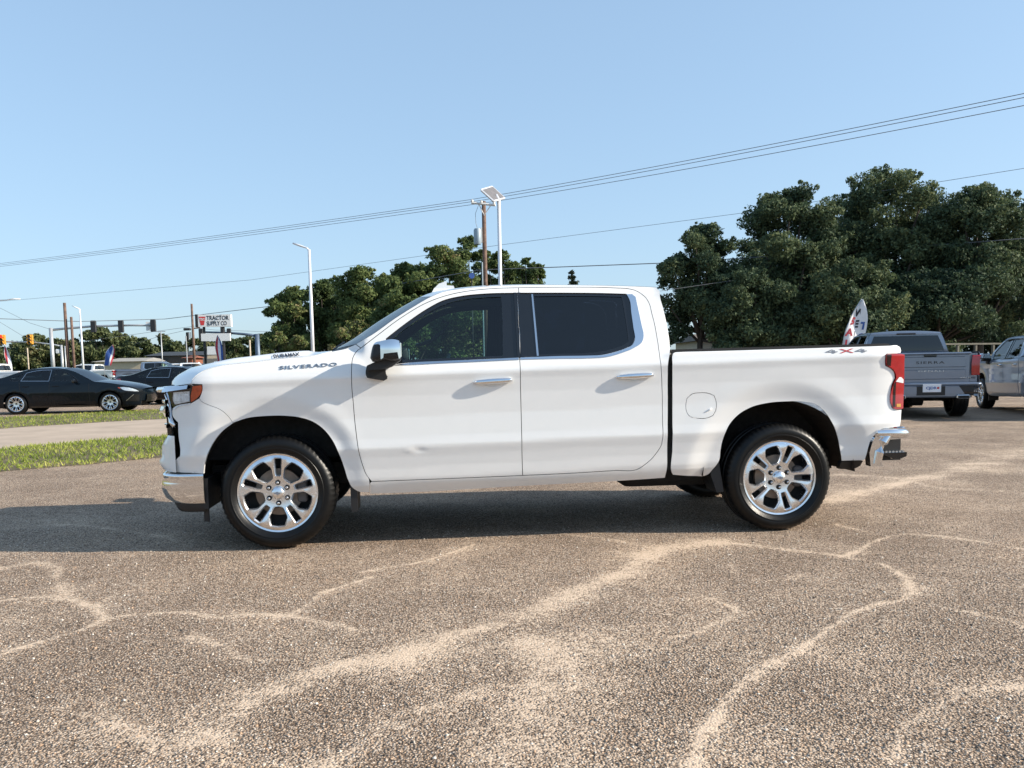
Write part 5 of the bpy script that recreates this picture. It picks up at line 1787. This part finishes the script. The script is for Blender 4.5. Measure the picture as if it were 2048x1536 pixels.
# far tree line on the left: every crown one can tell apart
FT = [(-20, 688, 40), (28, 684, 34), (72, 668, 30), (108, 676, 30), (150, 680, 30), (182, 662, 32), (205, 656, 30), (245, 664, 34), (285, 678, 28), (322, 668, 22), (352, 682, 28), (388, 676, 30), (425, 684, 26), (462, 676, 26),
      (498, 674, 26), (530, 668, 26), (232, 690, 34), (130, 696, 36), (300, 694, 30)]
kinds = ('rounded', 'ragged', 'spreading', 'leaning', 'dense', 'thin', 'bushy', 'broad', 'low', 'pale', 'dark', 'shaggy', 'narrow', 'small', 'tall', 'yellowish', 'squat', 'bushy low', 'dusky')
near_what = ('at the left edge', 'behind the red signal', 'between the yellow signals', 'behind the mast pole', 'behind the brown utility poles', 'right of the small street lamp', 'below the left black signal', 'below the middle black signal',
             'left of the white sign on the mast', 'behind the thin white pole', 'left of the crossarm pole', 'right of the crossarm pole', 'behind the store sign posts', 'right of the store sign', 'beside the blue mast pole',
             'left of the round oak', 'above the tan roof', 'behind the left mast pole base', 'above the long dark building')
for k, ((px, yt, half), a, w) in enumerate(zip(FT, kinds, near_what)):
    dd = 108 + (k * 7) % 13
    tree('tree', crown_lo=.2, n=6500, size=.23, m=far_m2, seed=60 + k, label=f'{a} tree in the far tree line {w}', group='trees of the far tree line', tint0=(.35, .5, .62, .45, .7)[k % 5], nclump=20, trunk_r=.18, **px_tree(px, yt, half * 1.35, dd))

# ------------------------------------------------------------------ poles, wires and lamps


def pole_pts(px0, y0, px1, y1, d):
    """A vertical pole at depth d between image rows (tops and feet share one ground spot)."""
    a = at((px0 + px1) / 2, (y0 + y1) / 2, d)
    top = at(px0, y0, d)
    return np.array([a[0], a[1], 0.]), top[2]


def simple_pole(name, lab, cat, px, ytop, ybase, d, r0, r1, m, group=None, lean=0.):
    b, z = pole_pts(px, ytop, px, ybase, d)
    root = empty(name, b)
    tag(root, lab, cat, group)
    MB().tube([(0, 0, -.2), (lean, 0, z)], [r0, r1], 10).build('pole', M[m], root, True)
    return root, z


# transformer pole
up, zt = simple_pole('utility_pole', 'brown wooden utility pole with crossarm and grey transformer can', 'utility pole', 969, 404, 568, 51, .165, .125, 'wood', 'wooden utility poles')
dirx = np.array([.93, -.36, 0])
ca = MB()
ca.tube([-dirx * .78 + (0, -.16, zt - .06), dirx * .72 + (0, -.16, zt - .30)], .075, 4)
ca.build('crossarm', M['porcelain'], up)
br = MB()
br.tube([dirx * .42 + (0, -.16, zt - .3), (0, -.14, zt - .85)], .03, 4).tube([-dirx * .3 + (0, -.16, zt - .2), (0, -.14, zt - .85)], .03, 4)
br.build('brace', M['porcelain'], up)
TIPS = []
for s in (-.74, -.16, .62):
    p0 = dirx * s + (0, -.16, zt - .06 - .16 * (s + .78))
    MB().tube([p0, p0 + (0, 0, .12), p0 + (0, 0, .2)], [.05, .085, .05], 8).build('insulator', M['porcelain'], up, True)
    TIPS.append(np.array(up.location) + p0 + (0, 0, .2))
MB().tube([(-.42, -.1, zt - 2.55), (-.42, -.1, zt - 2.45), (-.42, -.1, zt - 1.72), (-.42, -.1, zt - 1.62)], [.20, .225, .225, .18], 14).build('transformer', M['tank'], up, True, sharp=40)
MB().box((-.17, -.12, zt - 2.0), (.07, .1, .9)).build('transformer_bracket', M['porcelain'], up)
MB().tube([(-.17, -.12, -.2), (-.17, -.12, zt - 3.6)], .045, 6).build('riser_pipe', M['tank'], up)
mbw = MB()
mbw.tube([(-.3, -.16, zt - .2), (-.52, -.16, zt - .75), (-.5, -.14, zt - 1.3), (-.42, -.12, zt - 1.6)], .012, 4)
mbw.build('jumper_wire', M['wire'], up)
WG_ = 'overhead power lines'


def wire(lab, pts, r=.016, sag=0., group=WG_):
    mb = MB()
    P = []
    for a, b in zip(pts[:-1], pts[1:]):
        a, b = np.asarray(a), np.asarray(b)
        for t in np.linspace(0, 1, 25)[:-1]:
            P.append(a + (b - a) * t - np.array([0, 0, sag * 4 * t * (1 - t)]))
    P.append(np.asarray(pts[-1]))
    mb.tube(P, r, 4)
    return tag(mb.build('power_line', M['wire'], None, True), lab, 'power line', group)


for tip, (yr, yl), lab in zip(TIPS, ((187, 527), (195, 530), (211, 533)), ('top line of the three from the crossarm to the upper right', 'middle line of the three carried by the crossarm', 'lowest line of the three carried by the crossarm')):
    right = at(2048, yr, 31)
    left = at(0, yl, 84)
    ext = right + (right - tip) * .9
    ext2 = left + (left - tip) * .9
    # through the points seen at the picture's edges, running on past them
    mb = MB()
    P = []
    for a, b, far in ((tip, right, ext), (tip, left, ext2)):
        seg = []
        for t in np.linspace(0, 1.9, 40):
            q = a + (b - a) * t
            q = q + np.array([0, 0, -.45 * 4 * t * (1 - t) * .25])
            seg.append(q)
        P = (seg[::-1][:-1] + P) if not P else P + seg
    mb.tube(P, .014, 4)
    tag(mb.build('power_line', M['wire'], None, True), lab, 'power line', WG_)
wire('thin high line crossing behind the oaks from right to left', [at(2140, 322, 40), at(1500, 424, 52), at(1000, 490, 60), at(500, 560, 74), at(-60, 608, 92)], .012)
wire('thick cable from the transformer pole into the oaks', [at(-40, 636, 70), at(160, 643, 74), at(330, 638, 78), at(545, 612, 74), at(960, 540, 52), at(1330, 526, 50), at(1700, 503, 46), at(2090, 474, 42)], .026)
wire('short service drop from the cab roof height to the oaks', [at(1250, 594, 40), at(1321, 582, 41), at(1500, 556, 42.5)], .010)
for k, (pts, lab) in enumerate((([(-40, 620), (52, 676), (95, 692)], 'slack line running down to the yellow signal mast'), ([(-40, 596), (60, 646), (105, 660)], 'slack line running down to the grey mast pole'),
                                ([(391, 652), (310, 663), (150, 685)], 'line dropping left from the crossarm pole'), ([(384, 658), (320, 672), (270, 688)], 'lower line dropping left from the crossarm pole'),
                                ([(384, 655), (430, 660), (520, 663), (560, 664)], 'line running right from the crossarm pole behind the store sign'))):
    wire(lab, [at(x, y, 84 + k) for x, y in pts], .016)

# solar lamp
sl, zs = simple_pole('solar_street_lamp', 'white lamp pole with a tilted solar panel on top', 'street lamp', 999, 402, 568, 32, .075, .07, 'pole_white')
pan = MB()
c = np.array([-.28, -.0, zs + .02])
C4 = [at(961, 382, 31.6), at(983, 375.5, 32.6), at(1008, 398.5, 32.4), at(986, 404.5, 31.4)]
B3 = np.array(sl.location)
C4 = [q - B3 for q in C4]
nrm_ = np.cross(C4[1] - C4[0], C4[3] - C4[0])
nrm_ /= np.linalg.norm(nrm_)
nrm_ *= 1 if nrm_[2] > 0 else -1
pan.add(C4 + [q + nrm_ * .07 for q in C4], [(0, 1, 2, 3), (7, 6, 5, 4), (0, 4, 5, 1), (1, 5, 6, 2), (2, 6, 7, 3), (3, 7, 4, 0)])
pan.build('solar_panel', M['solar'], sl)
fr = MB()
for i in range(4):
    a, b = C4[i], C4[(i + 1) % 4]
    fr.tube([a + nrm_ * .05, b + nrm_ * .05], .034, 4)
fr.build('panel_frame', M['pole_white'], sl)
MB().tube([(0, 0, zs - .1), (0, 0, zs - .02), np.mean(C4, 0) + (.15, 0, 0)], [.075, .07, .05], 8).build('panel_bracket', M['pole_white'], sl)

# bent-neck white lamp pole left of the cab
wl, zw = simple_pole('street_lamp', 'white street lamp with a bent neck behind the hood', 'street lamp', 622, 500, 705, 35, .085, .055, 'pole_white')
zq = at(611, 497, 35)[2]
wl.children[0].data.update()
nk = MB()
h1, h2 = at(611, 497, 35) - np.array(wl.location), at(586, 486.5, 35) - np.array(wl.location)
nk.tube([(0, 0, zw - .05), h1 * (1, 1, 1) + (.06, 0, .02), (h1 + h2) / 2 + (0, 0, .02), h2], [.055, .055, .07, .06], 8, flat=.6)
nk.build('lamp_head', M['pole_white'], wl, True)

# lamp head reaching in at the left edge, its pole just outside the view
b = at(-35, 600, 40)
ll = empty('street_lamp', (b[0], b[1], 0))
tag(ll, 'white lamp head on an arm reaching in at the left edge', 'street lamp')
MB().tube([(0, 0, -.1), (0, 0, b[2])], [.11, .07], 10).build('pole', M['pole_white'], ll, True)
hh = at(13, 600, 40) - b + np.array([0, 0, b[2]])
h3 = at(40, 598, 40) - b + np.array([0, 0, b[2]])
MB().tube([(0, 0, b[2] - .05), hh], .025, 6).build('lamp_arm', M['pole_grey'], ll)
MB().tube([hh, hh * .5 + h3 * .5 + (0, 0, .03), h3], [.04, .06, .045], 8, flat=.5).build('lamp_head', M['whiteplas'], ll, True)

# utility poles on the left
UPG = 'wooden utility poles'
simple_pole('utility_pole', 'tall bare brown utility pole left of the small street lamp', 'utility pole', 133, 606, 738, 62, .13, .10, 'wood', UPG)
simple_pole('utility_pole', 'shorter bare brown utility pole beside the small street lamp', 'utility pole', 145.5, 634, 736, 62, .11, .085, 'wood', UPG)
cp_, zc = simple_pole('utility_pole', 'dark utility pole with small crossarms left of the store sign', 'utility pole', 386, 608, 722, 84, .15, .10, 'wood', UPG)
zz = at(386, 657, 84)[2]
MB().tube([(-.1, 0, zz), (.7, 0, zz + .05)], .06, 4).build('crossarm', M['wood'], cp_)
MB().tube([(-.35, 0, zz - .35), (-.35, 0, zz - .95)], .16, 8).build('transformer', M['tank'], cp_)
sp2, z2 = simple_pole('street_lamp', 'small pale street lamp right of the two brown utility poles', 'street lamp', 163, 626, 731, 70, .10, .06, 'pole_white')
B2 = np.array(sp2.location)
MB().tube([(0, 0, z2 - .1), at(159, 618, 70) - B2, at(152, 615, 70) - B2, at(144.5, 611.5, 70) - B2 + (0, 0, 0)], [.05, .07, .10, .07], 8, flat=.5).build('lamp_head', M['whiteplas'], sp2, True)
tp, z3 = simple_pole('flagpole', 'thin white pole with a short crossbar right of the white mast sign', 'pole', 323.5, 663, 735, 80, .055, .045, 'pole_grey')
MB().tube([(-.42, 0, z3), (.42, 0, z3)], .035, 5).build('crossbar', M['pole_grey'], tp)
simple_pole('post', 'thin tan post below the right yellow signal', 'post', 56, 696, 738, 70, .06, .05, 'woodpale', 'thin posts')
simple_pole('post', 'thin grey post below the left mast arm', 'post', 131, 692, 738, 72, .06, .05, 'pole_grey', 'thin posts')
simple_pole('post', 'tan post between the store sign and the blue mast pole', 'post', 500, 680, 714, 84, .09, .08, 'woodpale', 'thin posts')
dp, zd = simple_pole('post', 'thin dark post under the oaks behind the truck bed', 'post', 1478, 540, 700, 44, .07, .06, 'signblack', 'thin posts')
bs, zb = simple_pole('round_sign', 'small round blue sign on a post among the oaks above the roof', 'sign', 945, 552, 700, 46, .03, .025, 'signblack')
MB().tube([(0, -.05, zb), (0, -.02, zb)], .16, 12).build('sign_face', M['flagblue'], bs)


# ------------------------------------------------------------------ traffic signals
def head(parent, c, w, h, m, lit=None, face=-1):
    """Three-lens signal head; face = -1 looks at the camera."""
    b = MB()
    b.box(c, (w, w * .55, h), bev=.05)
    o = b.build('signal_head', M[m], parent)
    for k in range(3):
        z = c[2] + h * (.32 - .32 * k)
        MB().tube([(c[0], c[1] + face * (w * .28), z), (c[0], c[1] + face * (w * .33), z)], w * .30, 12).build('lamp', M['redlamp' if lit == k else 'lampoff'], o)
        v = MB()
        G = [[(c[0] + w * .34 * math.cos(t), c[1] + face * (w * .28 + q), z + w * .34 * math.sin(t)) for t in np.linspace(rad(-20), rad(200), 9)] for q in (0, w * .45)]
        v.grid(G).build('visor', M[m], o)
    return o


MG = 'traffic signal masts at the crossing'


def mast(lab, pole_px, ytop, ybase, d, arm, pr, m, ar=.07):
    b, z = pole_pts(pole_px, ytop, pole_px, ybase, d)
    root = empty('traffic_signal', b)
    tag(root, lab, 'traffic signal', MG)
    MB().tube([(0, 0, -.2), (0, 0, z)], [pr, pr * .85], 12).build('pole', M[m], root, True)
    A = [at(x, y, d) - b for x, y in arm]
    MB().tube(A, np.linspace(pr * .62, ar, len(A)), 10).build('mast_arm', M[m], root, True)
    return root, b


m1, b1 = mast('grey signal mast whose arm holds three black signal heads', 104, 656, 738, 84, [(103, 660), (130, 657), (187, 652.5), (260, 650.5), (312, 651)], .20, 'pole_grey', .10)
for x, y in ((187, 653), (242, 653), (306.5, 651.5)):
    head(m1, at(x, y, 83.7) - b1, .50, 1.18, 'signblack', face=1)
w_ = at(297.5, 652.5, 84) - b1
MB().box(w_, (.52, .05, .88)).build('street_sign', M['signwhite'], m1)
m2, b2 = mast('grey signal mast with two yellow signal heads, one showing red', 124, 690, 738, 104, [(124, 693), (105, 689), (70, 685), (0, 683), (-30, 682)], .17, 'pole_grey', .09)
for k, (x, y, lit) in enumerate(((5.5, 679.5, 0), (60.5, 679, None))):
    head(m2, at(x, y, 103.6) - b2, .62, 1.20, 'yellow', lit)
bx = MB()
bx.box(at(116, 703, 104) - b2, (.45, .4, .6), bev=.1)
bx.build('camera_housing', M['whiteplas'], m2)
m3, b3 = mast('signal mast toned blue grey for shade right of the store sign', 515, 668, 716, 88, [(516, 672), (490, 668.5), (455, 665.5), (400, 664)], .27, 'pole_shaded', .09)
for x, y, h_ in ((402, 669, 1.2), (445.5, 664, 1.2), (458, 664.5, .8)):
    head(m3, at(x, y, 87.6) - b3, .42, h_, 'signblack', face=1)
m4 = empty('traffic_signal', tuple(at(375, 735, 80) * (1, 1, 0)))
tag(m4, 'dark signal head with a flat hood left of the store sign', 'traffic signal', MG)
b4 = np.array(m4.location)
MB().tube([(0, 0, -.1), (0, 0, at(375, 672, 80)[2])], [.05, .05], 8).build('pole', M['pole_grey'], m4)
MB().box(at(374.5, 658.5, 80) - b4, (.60, .5, .22), bev=.05).build('hood', M['signblack'], m4)
head(m4, at(375, 673, 80) - b4, .26, .80, 'signblack')

# ------------------------------------------------------------------ store sign
D_S = 76.
b, zt_ = pole_pts(428, 628, 428, 730, D_S)
ss = empty('store_sign', b)
tag(ss, 'tall white store sign with black and red lettering on two dark posts', 'sign')
face_n = CAM_W * (1, 1, 0)
rz = math.atan2(CAM_R[1], CAM_R[0]) + .10
ex3 = np.array([math.cos(rz), math.sin(rz), 0])
ey3 = np.array([-math.sin(rz), math.cos(rz), 0])


def sign_box(px0, py0, px1, py1, th, m, name):
    c = at((px0 + px1) / 2, (py0 + py1) / 2, D_S) - b
    w, h_ = (px1 - px0) * D_S / CAM_F / math.cos(.1), (py1 - py0) * D_S / CAM_F
    MB().box(c, (w, th, h_), rz=rz).build(name, M[m], ss)
    return c, w, h_


c1, w1, h1 = sign_box(396, 629.5, 462, 653.5, .55, 'signwhite', 'sign_panel')
MB().box(c1 - ex3 * (w1 / 2 + .0), (.24, .60, h1 + .06), rz=rz).build('sign_end', M['signblack'], ss)
c2, w2, h2 = sign_box(404, 667, 460, 682, .30, 'signwhite', 'sign_panel')
c3, w3, h3_ = sign_box(415.5, 693, 441, 709, .30, 'signwhite', 'sign_panel')
c4, w4, h4 = sign_box(416, 711, 441, 717, .30, 'cream', 'sign_panel')
for px in (408.5, 446.5):
    q = at(px, 680, D_S) - b
    MB().tube([(q[0], q[1] + .1, -.2), (q[0], q[1] + .1, c1[2] - h1 / 2)], .12, 8).build('post', M['signblack'], ss)


def on_sign(s, m, ox, oz, size, squeeze=1., name='lettering', bold=.02):
    V, F = text_mesh(s, 1.0, bold=bold, depth=.0)
    P = c1[None] + ex3[None] * (ox + V[:, :1] * size * squeeze) - ey3[None] * .285 + np.array([0, 0, 1.])[None] * (oz + V[:, 1:2] * size)
    mk(name, P, F, m, ss, smooth=False)


on_sign('TRACTOR', M['signblack'], -.62, .06, .52, .80)
on_sign('SUPPLY CO', M['signblack'], -.62, -.42, .52, .66)


def on_poly(poly, m, name, d=.285):
    P = [c1 + ex3 * u - ey3 * d + np.array([0, 0, v]) for u, v in poly]
    mk(name, P, [tuple(range(len(P)))], m, ss, smooth=False)


on_poly([(-1.30, .36), (-.70, .36), (-.86, -.40), (-1.14, -.40)], M['signred'], 'logo')
V, F = text_mesh('TSC', 1.0, bold=.03, depth=.0)
mk('logo_lettering', c1[None] + ex3[None] * (-1.26 + V[:, :1] * .28) - ey3[None] * .29 + np.array([0, 0, 1.])[None] * (.02 + V[:, 1:2] * .30), F, M['signwhite'], ss, smooth=False)


# ------------------------------------------------------------------ feather flags
def feather(lab, px, ytop, ybase, half, d, bands, curve, text=None, lo=.55):
    b, z = pole_pts(px, ytop, px, ybase, d)
    root = empty('feather_flag', b)
    tag(root, lab, 'flag', 'feather flags')
    hgt = z
    w = half * 2 * d / CAM_F
    ts = np.linspace(0, 1, 22)
    lean = lambda t: curve * t ** 2
    ex = CAM_R * (1, 1, 0)
    ex = ex / np.linalg.norm(ex)
    ey = np.array([-ex[1], ex[0], 0])

    def pt(u, t, off=0.):
        # u across 0..1, t up 0..1
        q = min(1, max(0, (t - .45) / .55))
        wl = w * .5 * (-1 + 1.25 * (1 - math.cos(q * math.pi / 2)) ** 1.2)
        q2 = min(1, max(0, (t - .70) / .30))
        wr = w * .5 * ((.60 + .40 * min(1, t / .6)) - .70 * (1 - math.cos(q2 * math.pi / 2)) ** 1.1)
        z_ = lo + (z - lo) * t
        return ex * (lean(z_ / z) + wl + (wr - wl) * u) + ey * (.05 * math.sin(u * 5 + t * 7) - off) + np.array([0, 0, z_])
    ps = [np.array([*(pt(0, 0)[:2]), 0.])] + [pt(0, t) for t in np.linspace(0, 1, 14)]
    MB().tube(ps, .018, 6).build('pole', M['pole_grey'], root, True)
    for u0, u1, m in bands:
        G = [[pt(u0 + (u1 - u0) * k / 3, t) for k in range(4)] for t in ts]
        MB().grid(G).build('flag_band', M[m], root, True)
    if text:
        for s, u0, tt, m in text:
            for k, chs in enumerate(s):
                V, F = text_mesh(chs, 1.0, bold=.05, depth=0.)
                V[:, 0] -= V[:, 0].mean()
                sc = w * .44
                t0 = tt - k * .135
                uc = lambda v: u0
                P = []
                for x, y, _ in V:
                    t = t0 + y * sc / (z - lo)
                    P.append(pt(u0, t) + ex * (x * sc) - ey * (-.0) - ey * .012 + ex * 0)
                mk('flag_lettering', P, F, M[m], root, smooth=False)
    return root


feather('feather flag lettered WELCOME with red and blue edges behind the truck bed', 1704, 599, 700, 22, 27, [(0, .30, 'flagwhite'), (.30, .70, 'flagwhite'), (.70, 1, 'flagwhite')], .22,
        [('WELCOME', .50, .80, 'flagblack'), ('SALE', .18, .70, 'flagred'), ('TODAY', .84, .64, 'flagblue')])
feather('thin red and white feather flag at the left below the signals', 22, 688, 745, 5, 60, [(0, .45, 'flagred'), (.45, 1, 'flagwhite')], -.45, lo=1.0)
feather('blue feather flag curling over above the far white pickups', 213, 690, 735, 9, 60, [(0, .62, 'flagblue'), (.62, .82, 'flagwhite'), (.82, 1, 'flagred')], .40, lo=1.7)
feather('red white and blue feather flag in front of the store sign', 443, 670, 722, 7, 58, [(0, .35, 'flagred'), (.35, .7, 'flagwhite'), (.7, 1, 'flagblue')], -.30, lo=1.6)

# ------------------------------------------------------------------ buildings and fence


def building(lab, px0, px1, ytop, yeave, d, depth, wall, roof, hip=.12, name='building'):
    a, c = at(px0, 730, d), at(px1, 730, d)
    ex = (c - a) * (1, 1, 0)
    w = np.linalg.norm(ex)
    ex /= w
    ey = np.array([-ex[1], ex[0], 0])
    ze, zt = at(px0, yeave, d)[2], at(px0, ytop, d)[2]
    o = a * (1, 1, 0)
    root = empty(name, o + ex * w / 2)
    tag(root, lab, 'building')
    o = -ex * w / 2
    V = [o, o + ex * w, o + ex * w + ey * depth, o + ey * depth]
    V = V + [v + np.array([0, 0, ze]) for v in V]
    MB().add(V, [(0, 1, 5, 4), (1, 2, 6, 5), (2, 3, 7, 6), (3, 0, 4, 7)]).build('wall', M[wall], root)
    e = .35
    R = [o - ex * e - ey * e, o + ex * (w + e) - ey * e, o + ex * (w + e) + ey * (depth + e), o - ex * e + ey * (depth + e)]
    R = [r + np.array([0, 0, ze]) for r in R]
    t0, t1 = o + ex * w * hip + ey * depth / 2 + np.array([0, 0, zt]), o + ex * w * (1 - hip) + ey * depth / 2 + np.array([0, 0, zt])
    MB().add(R + [t0, t1], [(0, 1, 5, 4), (1, 2, 5), (2, 3, 4, 5), (3, 0, 4), (3, 2, 1, 0)]).build('roof', M[roof], root)
    return root, ex, ey, w, ze, o


building('low building with a pale grey hipped roof behind the far pickups', 190, 284, 716, 724, 92, 9, 'cream', 'roofgrey')
building('long low dark building below the far trees', 296, 402, 703, 712, 98, 8, 'darkwall', 'darkwall', .02)
building('small rusty red building end above the far pickups', 371, 385, 711, 716, 88, 3, 'brickred', 'brickred', .05)
bl = building('cream building with a brown sloping roof glimpsed under the oaks', 1404, 1466, 664, 681, 62, 10, 'cream', 'roofbrown', .02)
root, ex, ey, w, ze, o = bl
MB().box(o + ex * w * .7 - ey * .02 + np.array([0, 0, 1.1]), (.9, .06, 2.2), rz=math.atan2(ex[1], ex[0])).build('door', M['darkwall'], root)
fa, fb = at(1880, 700, 36) * (1, 1, 0), at(2120, 700, 39) * (1, 1, 0)
fx = (fb - fa)
fl_ = np.linalg.norm(fx)
fx /= fl_
fc = empty('rail_fence', fa)
tag(fc, 'pale wooden rail fence behind the grey pickup', 'fence')
zf = at(1940, 688, 37)[2]
for z in (zf, zf - .5, zf - 1.0):
    MB().box(fx * fl_ / 2 + np.array([0, 0, z]), (fl_, .05, .07), rz=math.atan2(fx[1], fx[0])).build('rail', M['fencewood'], fc)
for k in range(8):
    MB().box(fx * fl_ * k / 7 + np.array([0, .06, zf / 2]), (.10, .10, zf + .08), rz=math.atan2(fx[1], fx[0])).build('fence_post', M['fencewood'], fc)
